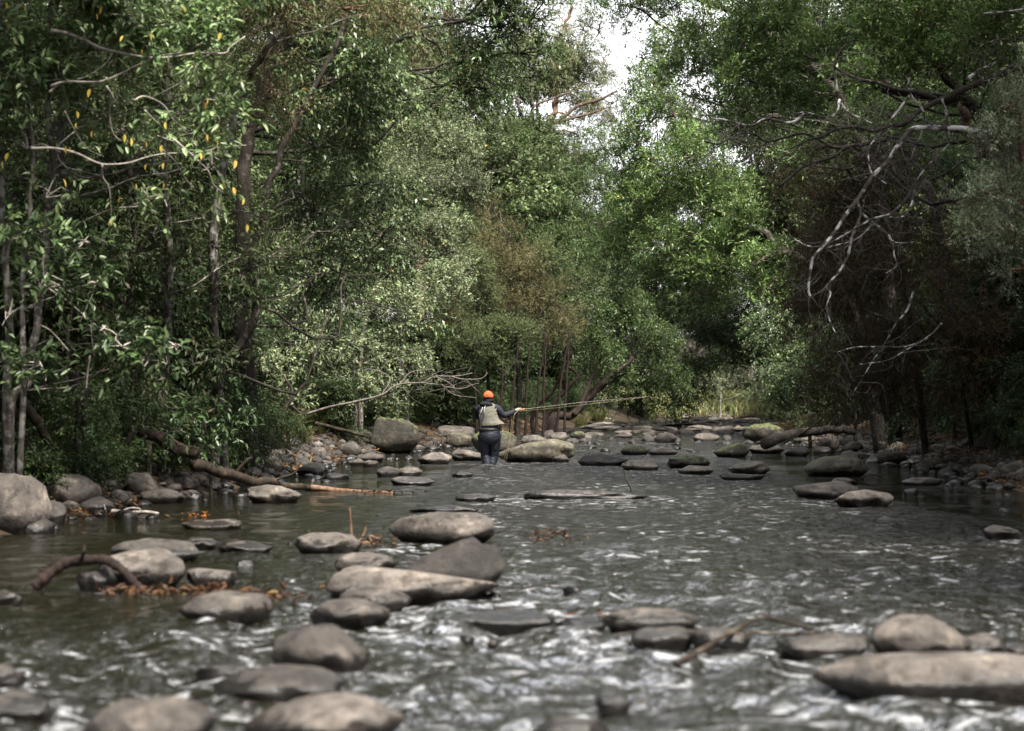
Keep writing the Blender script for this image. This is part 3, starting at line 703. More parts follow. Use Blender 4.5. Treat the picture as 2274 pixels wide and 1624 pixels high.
def VP(pts, ox, oy, k, d0, d1=None):
    """digitised polyline (crop pixels) -> world points at d0..d1 metres"""
    d1 = d0 if d1 is None else d1; n = len(pts)
    return [W(ox + k * x, oy + k * y, d0 + (d1 - d0) * i / max(n - 1, 1)) for i, (x, y) in enumerate(pts)]
K = .3418
UL = lambda pts, d0, d1=None: VP(pts, 0, 0, K, d0, d1)
UC = lambda pts, d0, d1=None: VP(pts, 721.7, 0, K, d0, d1)
UR = lambda pts, d0, d1=None: VP(pts, 1496.8, 0, K, d0, d1)
ML = lambda pts, d0, d1=None: VP(pts, 0, 499.7, K, d0, d1)
MC = lambda pts, d0, d1=None: VP(pts, 721.7, 499.7, K, d0, d1)
MR = lambda pts, d0, d1=None: VP(pts, 1496.8, 499.7, K, d0, d1)
FV = lambda pts, d0, d1=None: VP(pts, 0, 0, 1.0, d0, d1)

def foot(p, sink=.15):                            # carry a stem down to the ground below its lowest point
    p = np.asarray(p, float); return np.array([p[0], p[1], float(terrain(p[0], p[1])) - sink])

YEL = (.46, .34, .06); ORG = (.42, .15, .04)
K_BROAD = Kind(.105, .042, 7, .26, .35, [((.10, .16, .075), 6), ((.15, .215, .115), 4), ((.06, .105, .04), 3), ((.2, .255, .14), 1.5)], 'leaf_gloss', True, .25, .5, 2.6)
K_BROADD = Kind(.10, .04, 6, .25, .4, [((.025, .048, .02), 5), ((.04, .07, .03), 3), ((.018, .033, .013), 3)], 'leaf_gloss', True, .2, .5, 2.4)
K_HANG = Kind(.085, .036, 6, .28, .8, [((.08, .13, .06), 5), ((.13, .18, .10), 4), ((.05, .08, .035), 3), (YEL, .06)], 'leaf_gloss', False, .1, .5, 2.8)
K_LIT = Kind(.10, .042, 7, .3, .3, [((.12, .16, .095), 5), ((.165, .20, .13), 4), ((.085, .115, .065), 3), ((.2, .2, .13), .3), (YEL, .03)], 'leaf', False, .45, .6, 2.6)
K_TEA = Kind(.085, .012, 16, .36, .05, [((.10, .10, .055), 4), ((.13, .11, .07), 3), ((.07, .085, .04), 3)], 'needle', False, .4, .55, 1.8, flat=.8)
K_TEAG = Kind(.085, .014, 16, .34, .05, [((.08, .115, .055), 4), ((.12, .14, .085), 3), ((.055, .08, .035), 3)], 'needle', False, .5, .55, 2.6, flat=.8)
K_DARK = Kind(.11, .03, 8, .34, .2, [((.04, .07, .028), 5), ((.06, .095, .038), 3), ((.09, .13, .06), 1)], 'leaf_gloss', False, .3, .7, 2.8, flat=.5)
K_DARKF = Kind(.19, .05, 8, .5, .2, [((.04, .07, .028), 5), ((.06, .095, .038), 3), ((.09, .13, .06), 1)], 'leaf', False, .3, .9, 2.8, flat=.5)
K_GUM = Kind(.16, .03, 7, .4, 1.1, [((.10, .13, .075), 5), ((.15, .17, .10), 3), ((.06, .085, .04), 2), ((.3, .2, .06), .3)], 'leaf', False, .0, .7, 2.3)
K_WATTLE = Kind(.10, .030, 9, .30, .1, [((.085, .15, .045), 6), ((.13, .205, .075), 4), ((.05, .095, .028), 3), ((.19, .25, .12), 1), (YEL, .02)], 'leaf_gloss', False, .45, .5, 2.8, flat=.6)
K_GREY = Kind(.055, .012, 18, .22, .0, [((.18, .225, .17), 5), ((.25, .28, .22), 3), ((.11, .15, .105), 3)], 'needle', False, .6, .3, 3.4, flat=.9)
K_DEAD = Kind(.18, .006, 9, .6, .7, [((.06, .036, .024), 5), ((.045, .028, .019), 4), ((.10, .066, .046), 2)], 'dry_leaf', False, -.1, .8, .8, flat=.9)
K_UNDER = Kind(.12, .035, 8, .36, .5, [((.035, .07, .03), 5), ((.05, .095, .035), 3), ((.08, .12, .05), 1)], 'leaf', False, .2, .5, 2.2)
K_BACK = Kind(.15, .062, 7, .4, .3, [((.06, .09, .04), 5), ((.09, .12, .06), 4), ((.035, .055, .024), 3)], 'leaf', False, .4, .9, 2.0)
K_BUSH = Kind(.11, .035, 8, .36, .5, [((.028, .048, .02), 5), ((.04, .068, .027), 3), ((.06, .085, .035), .7)], 'leaf', False, .3, .45, 2.4)  # undergrowth leaves darkened to stand for deep shade beneath the trees

# ---- left bank ---------------------------------------------------------------
d = 20.5
stems = [ML([(50, 1150), (50, 700), (40, 300), (15, 0)], d) + UL([(10, 1000), (2, 600), (10, 200), (40, -300)], d, 20),
         ML([(70, 1180), (180, 1000), (230, 750), (260, 480), (300, 0)], d) + UL([(330, 1300), (340, 1000), (310, 700), (340, 400), (330, 0), (420, -300)], d, 20)]
t1, g1 = tree('broadleaf_tree', 'pale stemmed broadleaf tree with yellowing leaves at the left edge', K_BROAD,
    [bl(60, 190, 20, 110, 70, .8), bl(40, 60, 20.5, 90, 70, .8), bl(330, 60, 20, 190, 70, 1.0), bl(470, 100, 20, 110, 55, .8), bl(170, 110, 20.5, 120, 70, .7),
     bl(250, 250, 20.5, 150, 45, .25), bl(420, 250, 20, 120, 60, .4), bl(490, 275, 20, 55, 35, .9), bl(60, 330, 20, 90, 50, .2), bl(150, 390, 20.5, 120, 50, .12), bl(330, 320, 20, 120, 40, .2),
     bl(470, 370, 20, 70, 50, .35), bl(40, 520, 20, 80, 28, .9), bl(330, 440, 20, 110, 50, .14), bl(100, 440, 20, 90, 60, .1),
     bl(-60, 150, 20, 140, 160, .8), bl(200, -120, 20, 300, 120, .9), bl(530, -60, 21, 160, 70, .9)],
    [(np.array([foot(p[0])] + p), .055, .022) for p in stems], 11, 'bark_grey', limb_r=.02, twig_r=.004, twigmat='pale_twig',
    extra=[(UL(p, 19.6, 19.9), r, r * .3) for p, r in (
        ([(330, 200), (430, 215), (550, 260), (660, 315), (780, 340), (960, 370), (1120, 370), (1290, 350), (1460, 350), (1500, 310), (1600, 240)], .022),
        ([(320, 600), (390, 550), (560, 500), (640, 450), (700, 400), (780, 270)], .014), ([(330, 560), (430, 530), (640, 530), (780, 480), (880, 430), (980, 380), (960, 330)], .016),
        ([(690, 560), (735, 640), (710, 720), (730, 860), (790, 920)], .012), ([(870, 655), (940, 630), (1060, 680), (1130, 780), (1230, 850)], .013), ([(940, 720), (1000, 770), (1100, 870), (1180, 980)], .010),
        ([(200, 965), (350, 965), (500, 1000), (590, 1040), (680, 1070), (830, 1060), (960, 1020), (1100, 995), (1290, 990), (1440, 960), (1600, 945)], .017),
        ([(665, 1070), (670, 1150), (710, 1220), (720, 1330), (725, 1420)], .012), ([(480, 860), (390, 940), (380, 1020), (440, 1090), (540, 1110)], .008),
        ([(1120, 900), (1250, 1010), (1350, 1110), (1380, 1200), (1450, 1260)], .010), ([(1040, 960), (1130, 1040), (1210, 1170), (1260, 1220)], .009),
        ([(1250, 430), (1200, 520), (1130, 560), (1010, 620), (940, 640)], .008), ([(420, 720), (480, 830), (560, 960), (680, 1020)], .007), ([(1290, 990), (1340, 1060), (1370, 1180)], .008))])
# single leaves of the nearest sprays, and the yellow ones that stand out
LEAFM = {}
def single_leaf(p, a, L, Wd, colkey, col, parent, base, rng, hang=False):
    if colkey not in LEAFM:
        V, f, k = leaf_geo(np.zeros((1, 3)), np.array([[1., 0, 0]]), np.array([[0, 0, 1.]]), np.array([1.]), np.array([.42]), True, .2)
        LEAFM[colkey] = mesh_np('leaf', V, f, 'leaf_gloss', np.tile(np.asarray(col)[None], (6, 1)))
    o = put('leaf', LEAFM[colkey], parent); o.location = np.asarray(p) - base
    q = Vector(a).to_track_quat('X', 'Z'); o.rotation_mode = 'QUATERNION'; o.rotation_quaternion = q @ Matrix.Rotation(rng.uniform(-.9, .9), 4, 'X').to_quaternion(); o.scale = (L, L, L)
rl = np.random.default_rng(77)
yl = [(40, 48), (155, 56), (400, 42), (648, 72), (660, 235), (802, 265), (1470, 60), (1200, 75), (990, 245), (1430, 245), (625, 120), (925, 350), (585, 610), (498, 755), (497, 830), (603, 880), (945, 950), (850, 930), (430, 980), (450, 985),
      (1050, 975), (1075, 825), (1340, 662), (1337, 700), (950, 1100), (1300, 1025), (1065, 1090), (1530, 1075), (410, 1195), (880, 1225), (1060, 1215), (1515, 1250), (790, 1305), (1580, 1325), (1605, 1490), (727, 1460), (55, 1025), (18, 1078), (1405, 935), (1352, 905), (1440, 1210), (810, 905)]
b1 = np.array(t1.location)
for k, (x, y) in enumerate(yl):
    p = W(x * K, y * K, 19.4); single_leaf(p + np.array([0, 0, .05]), (rl.normal() * .25, rl.normal() * .25, -1), rl.uniform(.06, .095), .04, 'y%d' % (k % 4), [YEL, (.5, .4, .09), (.36, .28, .06), (.44, .25, .06)][k % 4], t1, b1, rl)
near = np.argsort(g1['p'][:, 1])[:6000:24]
for k, i in enumerate(near):
    c = [(.09, .145, .065), (.12, .175, .09), (.06, .105, .045)][k % 3]
    single_leaf(g1['p'][i] + np.array([0, -.05, 0]), g1['a'][i], float(g1['L'][i]) * 1.1, 0, 'g%d' % (k % 3), c, t1, b1, rl)

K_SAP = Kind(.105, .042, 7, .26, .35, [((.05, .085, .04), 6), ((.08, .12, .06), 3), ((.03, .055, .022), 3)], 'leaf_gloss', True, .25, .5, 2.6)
t2, g2 = tree('broadleaf_sapling', 'thin sapling with drooping leaf whorls low at the left edge', K_SAP,
    [bl(90, 620, 19.5, 60, 25, .8), bl(215, 630, 19.5, 36, 30, 1.1), bl(20, 830, 19.4, 45, 40, .9), bl(90, 810, 19.4, 40, 45, .7), bl(130, 640, 19.6, 40, 20, .9), bl(20, 700, 19.6, 50, 40, .2),
     bl(270, 770, 19.8, 70, 30, .8), bl(330, 800, 19.8, 60, 30, .8), bl(390, 770, 19.8, 35, 30, .8), bl(230, 730, 19.8, 60, 30, .25), bl(185, 540, 19.6, 30, 20, .8)],
    [(np.array([foot(W(40, 900, 20))] + ML([(150, 1000), (140, 500), (190, 0)], 20) + UL([(200, 1300), (215, 950), (200, 650)], 20)), .035, .015)], 12, 'bark_grey', limb_r=.012, twig_r=.004, twigmat='pale_twig',
    extra=[(ML([(180, 300), (300, 400), (420, 480), (560, 600), (700, 720), (720, 760)], 19.8), .012, .005), (ML([(260, 650), (330, 690), (450, 820)], 19.6), .008, .004), (ML([(590, 640), (600, 760), (620, 860)], 19.8), .006, .003), (ML([(585, 850), (570, 950), (560, 1080)], 19.8), .01, .008)])

t3, g3 = tree('leaning_tree', 'dark tree leaning right across the left bank with hanging leaves', K_HANG,
    [bl(690, 190, 28, 110, 70, .7), bl(760, 110, 28, 120, 60, .7), bl(810, 260, 29, 100, 70, .8), bl(860, 180, 29, 70, 70, .6), bl(700, 330, 29, 110, 70, .7), bl(800, 410, 30, 110, 80, .7),
     bl(700, 470, 30, 90, 70, .7), bl(850, 520, 30, 90, 60, .45), bl(760, 590, 30, 110, 60, .5), bl(900, 590, 30, 60, 40, .3), bl(690, 640, 30, 80, 50, .5), bl(940, 710, 30, 40, 25, .25), bl(640, 100, 27.5, 70, 60, .5), bl(700, 0, 28, 200, 70, .7), bl(850, 40, 29, 120, 60, .5)],
    [(np.array([foot(W(478, 890, 27))] + ML([(1390, 1200), (1400, 1080), (1480, 880), (1600, 720), (1680, 450), (1640, 180), (1690, 0)], 27) + UL([(1720, 1280), (1800, 1090), (1870, 900), (2000, 650), (2170, 330), (2250, 100), (2300, -200)], 27, 28)), .075, .03)],
    13, 'bark_dark', limb_r=.03, twig_r=.0045, extra=[(ML([(1880, 170), (2100, 260), (2274, 340)], 29.5), .02, .008), (UC([(300, 1500), (480, 1560), (560, 1624)], 29.5), .012, .006), (FV([(560, 75), (600, 55), (650, 50), (690, 60)], 27), .03, .02)])

t4, g4 = tree('tea_tree', 'brown fine leaved tea tree at the top left behind the broad leaves', K_TEA,
    [bl(640, 20, 25, 85, 45, 1.0), bl(590, 130, 26, 60, 60, .7), bl(600, 200, 26, 50, 50, .6), bl(560, 260, 26, 60, 40, .6), bl(640, 255, 26, 60, 30, .5), bl(760, 20, 26, 120, 45, .7), bl(880, 50, 26, 80, 50, .6), bl(620, -60, 25, 160, 60, .9)],
    [(np.array([foot(W(500, 880, 27.5)), W(475, 640, 26), W(490, 410, 26), W(540, 200, 26), W(600, 90, 25.5), W(640, -20, 25.5)]), .075, .03)], 14, 'bark_grey', limb_r=.02, twig_r=.004, twigmat='bark_brown')

t5, g5 = tree('fern_leaved_tree', 'soft dark green feathery tree behind the left broadleaf branches', K_TEAG,
    [bl(440, 190, 24, 60, 60, .8), bl(480, 210, 24, 40, 40, .9), bl(270, 240, 24.5, 60, 40, .7), bl(270, 290, 24, 60, 30, .8), bl(160, 250, 25, 60, 50, .4), bl(330, 150, 25, 90, 60, .6), bl(420, 480, 25, 60, 30, .5), bl(340, 520, 25, 70, 30, .4), bl(600, 570, 26, 70, 30, .6), bl(540, 470, 26, 50, 40, .4), bl(380, 100, 25, 120, 60, .7), bl(150, 60, 25, 150, 80, .6), bl(430, 300, 25.5, 90, 50, .4)],
    [(np.array([foot(W(360, 900, 26)), W(370, 560, 25.5), W(370, 300, 25), W(380, 60, 25)]), .07, .03), (np.array([foot(W(300, 900, 26.5)), W(290, 600, 26), W(310, 300, 25)]), .06, .02)], 15, 'bark_grey', limb_r=.02, twig_r=.004)

# understory on the left, shade put into its leaf colours
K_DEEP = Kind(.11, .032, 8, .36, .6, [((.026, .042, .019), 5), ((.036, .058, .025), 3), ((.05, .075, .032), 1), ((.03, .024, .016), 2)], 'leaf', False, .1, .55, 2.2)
t6, _ = tree('understory_shrub', 'leafy undergrowth coloured very dark as shade behind the left stems', K_DEEP,
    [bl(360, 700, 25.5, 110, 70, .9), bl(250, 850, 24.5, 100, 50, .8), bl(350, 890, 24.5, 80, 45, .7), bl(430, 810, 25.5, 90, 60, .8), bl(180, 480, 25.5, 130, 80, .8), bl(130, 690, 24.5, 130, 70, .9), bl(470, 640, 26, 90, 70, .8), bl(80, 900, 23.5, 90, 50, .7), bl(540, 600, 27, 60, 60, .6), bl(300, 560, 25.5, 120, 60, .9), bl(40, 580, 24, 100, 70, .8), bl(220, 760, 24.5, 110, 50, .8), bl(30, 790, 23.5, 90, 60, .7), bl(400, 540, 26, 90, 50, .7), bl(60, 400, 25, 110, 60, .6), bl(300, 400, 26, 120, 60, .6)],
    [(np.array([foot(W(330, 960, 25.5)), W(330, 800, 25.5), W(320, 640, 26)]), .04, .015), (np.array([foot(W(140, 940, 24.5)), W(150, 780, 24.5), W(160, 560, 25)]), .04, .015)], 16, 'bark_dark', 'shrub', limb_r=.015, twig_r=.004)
t7, _ = tree('understory_shrub', 'small leaved bush spilling over the end of the fallen log', K_BROADD,
    [bl(450, 950, 25.5, 60, 45, .8), bl(500, 930, 25.8, 50, 40, .9), bl(420, 990, 25.3, 50, 25, .7), bl(540, 960, 26, 40, 30, .6), bl(490, 860, 26, 50, 40, .6), bl(245, 915, 23.6, 50, 28, .8), bl(300, 935, 23.7, 40, 22, .6), bl(400, 960, 23.9, 40, 22, .5)],
    [(np.array([foot(W(470, 1000, 25.8)), W(470, 950, 25.8), W(480, 900, 26)]), .025, .01)], 17, 'bark_dark', 'shrub', limb_r=.012, twig_r=.003)
t8, _ = tree('bank_shrub', 'light green airy shrub on the bank above the grass clump', K_LIT,
    [bl(620, 760, 38, 70, 60, .55), bl(670, 700, 39, 60, 60, .6), bl(600, 830, 37, 60, 40, .5), bl(690, 800, 38, 60, 50, .5), bl(560, 720, 38, 40, 50, .4), bl(730, 740, 40, 60, 60, .5), bl(640, 880, 37.5, 60, 25, .5)],
    [(np.array([foot(W(640, 930, 38)), W(640, 840, 38), W(650, 720, 38.5)]), .04, .015)], 18, 'bark_dark', 'shrub', limb_r=.015, twig_r=.005)

# ---- left centre: the sunlit wall of trees -------------------------------------
t9, _ = tree('silver_green_tree', 'tall pale green tree in open light left of centre', K_LIT,
    [bl(1000, 320, 55, 70, 60, .9), bl(960, 400, 54, 90, 70, 1.0), bl(900, 330, 56, 90, 80, .8), bl(1030, 420, 55, 55, 60, .9), bl(880, 460, 53, 90, 70, .9), bl(960, 510, 52, 90, 60, 1.0), bl(1010, 560, 52, 60, 50, .9), bl(930, 600, 51, 80, 50, .8), bl(860, 560, 52, 70, 60, .7), bl(970, 250, 57, 80, 60, .7), bl(900, 230, 57, 90, 60, .6), bl(1040, 340, 56, 40, 40, .8)],
    [(np.array([foot(W(900, 900, 56)), W(890, 700, 56), W(920, 450, 56), W(960, 250, 57)]), .14, .05)], 21, 'bark_grey', limb_r=.04, twig_r=.007)
t10, _ = tree('bushy_tree', 'dense small leaved tree on the bank behind the black mossy boulder', K_LIT,
    [bl(840, 680, 48, 80, 60, .8), bl(760, 660, 46, 80, 60, .7), bl(920, 690, 49, 70, 50, .8), bl(980, 660, 50, 50, 60, .7), bl(720, 560, 46, 80, 60, .6), bl(800, 770, 47, 80, 50, .6), bl(880, 790, 48, 70, 45, .6), bl(940, 780, 49, 50, 50, .5), bl(720, 800, 45, 70, 60, .5), bl(770, 870, 46, 70, 35, .5), bl(860, 880, 47, 70, 30, .45)],
    [(np.array([foot(W(800, 930, 48)), W(800, 800, 48), W(830, 640, 48)]), .07, .03), (np.array([foot(W(790, 930, 47)), W(785, 780, 47), W(760, 620, 47)]), .05, .02)], 22, 'pale_twig', limb_r=.03, twig_r=.006, twigmat='bark_dark')
t11, _ = tree('tea_tree', 'olive brown tea tree with a pointed crown behind the angler', K_TEA,
    [bl(1120, 530, 60, 50, 50, .9), bl(1160, 580, 60, 50, 45, .9), bl(1110, 600, 59, 60, 45, .8), bl(1190, 640, 60, 55, 40, .9), bl(1130, 670, 59, 70, 40, .9), bl(1240, 680, 60, 45, 40, .8), bl(1060, 690, 58, 50, 40, .8), bl(1100, 480, 61, 35, 40, .7), bl(1200, 730, 60, 60, 35, .7), bl(1260, 740, 61, 40, 30, .6), bl(980, 700, 56, 50, 40, .7), bl(960, 640, 56, 40, 40, .6)],
    [(np.array([foot(W(1150, 930, 61)), W(1150, 800, 61), W(1140, 600, 60), W(1110, 470, 61)]), .10, .03)], 23, 'bark_dark', limb_r=.03, twig_r=.006)
t12, _ = tree('tea_tree', 'grey green tea tree filling the middle directly above the angler', K_TEAG,
    [bl(1060, 600, 57, 45, 50, 1.0), bl(1090, 650, 57, 40, 40, .9), bl(1100, 730, 57, 60, 30, 1.0), bl(1150, 740, 57, 40, 30, 1.0), bl(1030, 740, 56, 50, 40, .8), bl(1060, 780, 56, 60, 25, .6), bl(1120, 790, 57, 60, 20, .5), bl(1230, 570, 62, 50, 50, .7), bl(1290, 620, 63, 50, 40, .6)],
    [(np.array([foot(W(1085, 930, 58)), W(1085, 850, 58), W(1080, 700, 57)]), .07, .03)] + [(np.array([foot(W(u, 935, 59)), W(u + s, 840, 59), W(u + 2 * s, 740, 59)]), .045, .025) for u, s in ((1060, -6), (1110, 5), (1130, 12), (1165, 6), (1185, 14), (1205, 4), (1230, 18), (1020, -10), (1250, 8))],
    24, 'wet_wood', limb_r=.02, twig_r=.006)
t13, _ = tree('dark_leaning_tree', 'black multi stemmed tree leaning right over the far water', K_DARK,
    [bl(1400, 700, 66, 80, 50, .8), bl(1330, 760, 65, 70, 45, .7), bl(1450, 770, 67, 80, 45, .7), bl(1370, 830, 66, 60, 30, .4), bl(1300, 690, 65, 60, 45, .7), bl(1480, 830, 68, 70, 35, .5), bl(1350, 640, 66, 80, 45, .7)],
    [(np.array([foot(W(1215, 950, 64)), *MC([(1500, 1260), (1620, 1230), (1700, 1130), (1800, 1030), (1900, 950), (2000, 860)], 64, 66)]), .16, .06), (np.array([W(1275, 920, 64), *MC([(1640, 1220), (1700, 1080), (1750, 950), (1800, 850)], 64.2, 65)]), .10, .04),
     (np.array([foot(W(1215, 950, 64.5)), *MC([(1440, 1250), (1520, 1130), (1640, 980), (1560, 900), (1600, 800)], 64.5)]), .09, .03), (np.array([foot(W(1190, 945, 65)), *MC([(1350, 1230), (1480, 1080), (1540, 950), (1620, 820)], 65)]), .08, .03)],
    25, 'wet_wood', limb_r=.03, twig_r=.006)
# pale dead branch reaching over the water, left of the angler
g = Geo(); g.tube(MC([(-120, 1230), (0, 1190), (200, 1150), (370, 1100), (480, 1035), (620, 1025), (720, 985), (820, 985), (960, 960)], 41, 42), .03, .01, n=50, sides=7, wob=.05)
for q in ([(620, 1025), (760, 1040), (880, 1060), (1000, 1030)], [(480, 1035), (560, 960), (700, 930)], [(720, 985), (800, 1030), (860, 1080), (900, 1110)], [(820, 985), (900, 1000), (1000, 1000), (1060, 960)], [(370, 1100), (420, 1000), (300, 940), (190, 960)], [(760, 1040), (850, 1110), (980, 1120)]):
    g.tube(MC(q, 41.5, 42), .018, .006, n=22, sides=5, wob=.06)
rb = np.random.default_rng(5)
for _ in range(60):
    s = MC([(rb.uniform(350, 950), rb.uniform(960, 1080))], rb.uniform(41.3, 42.3))[0]; e = s + rb.normal(size=3) * np.array([.35, .2, .25]); g.tube([s, (s + e) / 2 + rb.normal(size=3) * .06, e], .006, .002, n=7, sides=3)
p0 = MC([(-120, 1230)], 41)[0]
me = g.mesh('dead_branch', 'grey_twig'); me.transform(Matrix.Translation(-Vector(p0)))
put('dead_branch', me, None, p0, 'bare pale dead branch reaching out over the bank left of the angler', 'branch')

# ---- centre distance -------------------------------------------------------------
t14, _ = tree('blackwood_tree', 'dark tiered tree in the centre distance under the sky gap', K_DARKF,
    [bl(1180, 330, 82, 90, 35, .8), bl(1130, 270, 83, 70, 35, .7), bl(1200, 400, 81, 90, 35, .8), bl(1150, 460, 80, 80, 35, .9), bl(1230, 480, 80, 70, 35, .8), bl(1190, 540, 79, 90, 30, .8), bl(1250, 550, 79, 60, 40, .8), bl(1220, 610, 78, 80, 35, .6), bl(1100, 210, 84, 60, 40, .6), bl(1270, 430, 82, 40, 40, .6), bl(1300, 570, 80, 60, 45, .8)],
    [(np.array([foot(W(1200, 920, 82)), W(1195, 700, 82), W(1190, 400, 82), W(1150, 220, 83)]), .2, .06)], 31, 'bark_dark', limb_r=.05, twig_r=.009)
tree('blackwood_tree', 'dark green tree in the distance right of the gum tree', K_DARKF,
    [bl(1340, 330, 92, 55, 40, .6), bl(1400, 370, 92, 60, 45, .7), bl(1330, 420, 90, 60, 40, .7), bl(1450, 420, 91, 60, 45, .7), bl(1380, 480, 90, 70, 40, .8), bl(1480, 500, 90, 70, 45, .8), bl(1360, 560, 89, 70, 40, .8), bl(1440, 600, 89, 80, 40, .8), bl(1540, 580, 90, 70, 45, .8), bl(1330, 640, 88, 70, 40, .7), bl(1520, 660, 90, 80, 40, .7), bl(1410, 300, 93, 45, 35, .5), bl(1500, 710, 88, 70, 35, .8), bl(1340, 710, 86, 70, 35, .8), bl(1430, 690, 88, 60, 35, .8), bl(1590, 640, 90, 60, 45, .8), bl(1600, 520, 92, 60, 60, .8), bl(1530, 330, 88, 70, 50, .8), bl(1590, 400, 88, 70, 60, .8), bl(1500, 400, 90, 60, 60, .8), bl(1390, 620, 86, 45, 50, .9), bl(1360, 640, 87, 40, 40, .9)],
    [(np.array([foot(W(1420, 920, 92)), W(1415, 700, 92), W(1400, 450, 92), W(1380, 330, 92)]), .2, .06)], 35, 'bark_dark', limb_r=.05, twig_r=.009)
tree('overhanging_branch_tree', 'dark leaf sprays hanging into the right side of the sky gap', K_DARK,
    [bl(1340, 15, 48, 40, 28, .5), bl(1400, 20, 48, 45, 40, .55), bl(1470, 40, 48, 60, 60, .8), bl(1390, 75, 48, 35, 22, .3), bl(1500, 110, 47, 60, 50, .8), bl(1480, 190, 47, 45, 40, .7), bl(1380, -40, 48, 90, 40, .7), bl(1550, -30, 47, 110, 60, .8), bl(1330, 70, 49, 40, 30, .3), bl(1425, 130, 48, 40, 30, .35), bl(1440, 230, 48, 50, 40, .6), bl(1560, 300, 49, 60, 45, .7)],
    [(np.array([foot(W(1990, 920, 48)), W(1960, 500, 48), W(1850, 200, 48), W(1650, 40, 48), W(1450, -40, 48)]), .18, .05)], 36, 'bark_dark', limb_r=.035, twig_r=.005, extra=[(UC([(2274, 220), (2160, 150), (2080, 80), (1980, 40), (1880, 30)], 48), .035, .012)])
t15, _ = tree('gum_tree', 'sparse gum tree with orange trunk against the white sky gap', K_GUM,
    [bl(1180, 110, 95, 80, 40, .5), bl(1250, 80, 95, 60, 40, .45), bl(1290, 150, 96, 70, 40, .55), bl(1240, 170, 95, 70, 35, .5), bl(1330, 190, 96, 50, 35, .5), bl(1210, 20, 95, 70, 40, .5), bl(1300, 230, 96, 60, 30, .45), bl(1360, 230, 97, 40, 30, .45), bl(1130, 60, 95, 60, 50, .5), bl(1280, 300, 96, 60, 30, .4), bl(1330, 280, 97, 45, 30, .5), bl(1240, -20, 95, 90, 40, .5), bl(1260, 120, 95, 60, 40, .6), bl(1200, 180, 94, 60, 40, .7), bl(1150, 140, 94, 60, 50, .7), bl(1310, 60, 96, 50, 35, .4), bl(1270, 220, 95, 60, 35, .7), bl(1340, 130, 96, 40, 35, .4)],
    [(np.array([foot(W(1090, 900, 94)), W(1090, 600, 94), *UC([(1170, 1140), (1280, 1040), (1400, 950), (1460, 860), (1490, 720), (1500, 600), (1490, 420), (1540, 250), (1600, 50)], 94, 95)]), .26, .07)], 32, 'bark_gum', limb_r=.06, twig_r=.008, twigmat='bark_old',
    extra=[(UC(p, 93, 93.5), r, r * .3) for p, r in (([(900, 880), (1000, 860), (1080, 840), (1170, 830), (1250, 795), (1340, 790), (1430, 800), (1530, 780), (1640, 690), (1780, 650), (1900, 590)], .19), ([(1430, 825), (1560, 780), (1720, 740), (1860, 690)], .1), ([(1350, 810), (1310, 900), (1230, 970), (1120, 1040), (1050, 1100)], .1), ([(1300, 1050), (1440, 1050), (1540, 1010), (1640, 1000), (1655, 930)], .1), ([(1170, 820), (1200, 700), (1240, 620)], .1), ([(1330, 780), (1360, 690), (1480, 640), (1620, 590)], .08), ([(1640, 690), (1560, 770)], .05))])
t16, _ = tree('gum_tree', 'pale trunked gum tree at the top left of the sky gap', K_GUM,
    [bl(1000, 40, 70, 90, 60, .45), bl(950, 120, 70, 90, 60, .5), bl(1060, 130, 71, 70, 50, .45), bl(880, 60, 70, 90, 60, .6), bl(1080, 30, 71, 70, 50, .45), bl(1000, 200, 70, 90, 50, .6), bl(960, -30, 70, 160, 50, .6)],
    [(np.array([foot(W(930, 900, 71)), W(930, 500, 71), *UC([(560, 640), (610, 380), (700, 300), (760, 200), (800, 0)], 71), W(1000, -80, 71)]), .2, .06)], 33, 'bark_gum', limb_r=.05, twig_r=.008)
t17, _ = tree('overhanging_branch_tree', 'dark out of focus leafy bough hanging into the top centre', K_DARK,
    [bl(1110, 60, 31, 70, 50, .9), bl(1060, 130, 31, 70, 40, .9), bl(1150, 120, 31.5, 60, 45, .8), bl(1030, 200, 31, 55, 35, .7), bl(1100, 190, 31, 60, 35, .7), bl(1180, 40, 31.5, 50, 50, .7), bl(960, 230, 30.5, 40, 25, .6), bl(1090, 0, 31, 90, 40, .9), bl(1180, 170, 31.5, 40, 25, .6), bl(1150, -60, 31, 120, 50, .9)],
    [(np.array([foot(W(560, 930, 31)), W(540, 600, 31), W(560, 300, 31), W(640, 60, 31), W(800, -120, 31), W(1000, -160, 31)]), .14, .06)], 34, 'bark_dark', limb_r=.04, twig_r=.005,
    extra=[(UC([(380, 100), (600, 110), (640, 230), (730, 290), (770, 370), (840, 390)], 31), .035, .012), (UC([(560, 110), (760, 120), (860, 150), (950, 80), (1050, -40)], 31), .03, .015), (FV([(820, -60), (860, 60), (930, 50)], 31), .04, .03)])

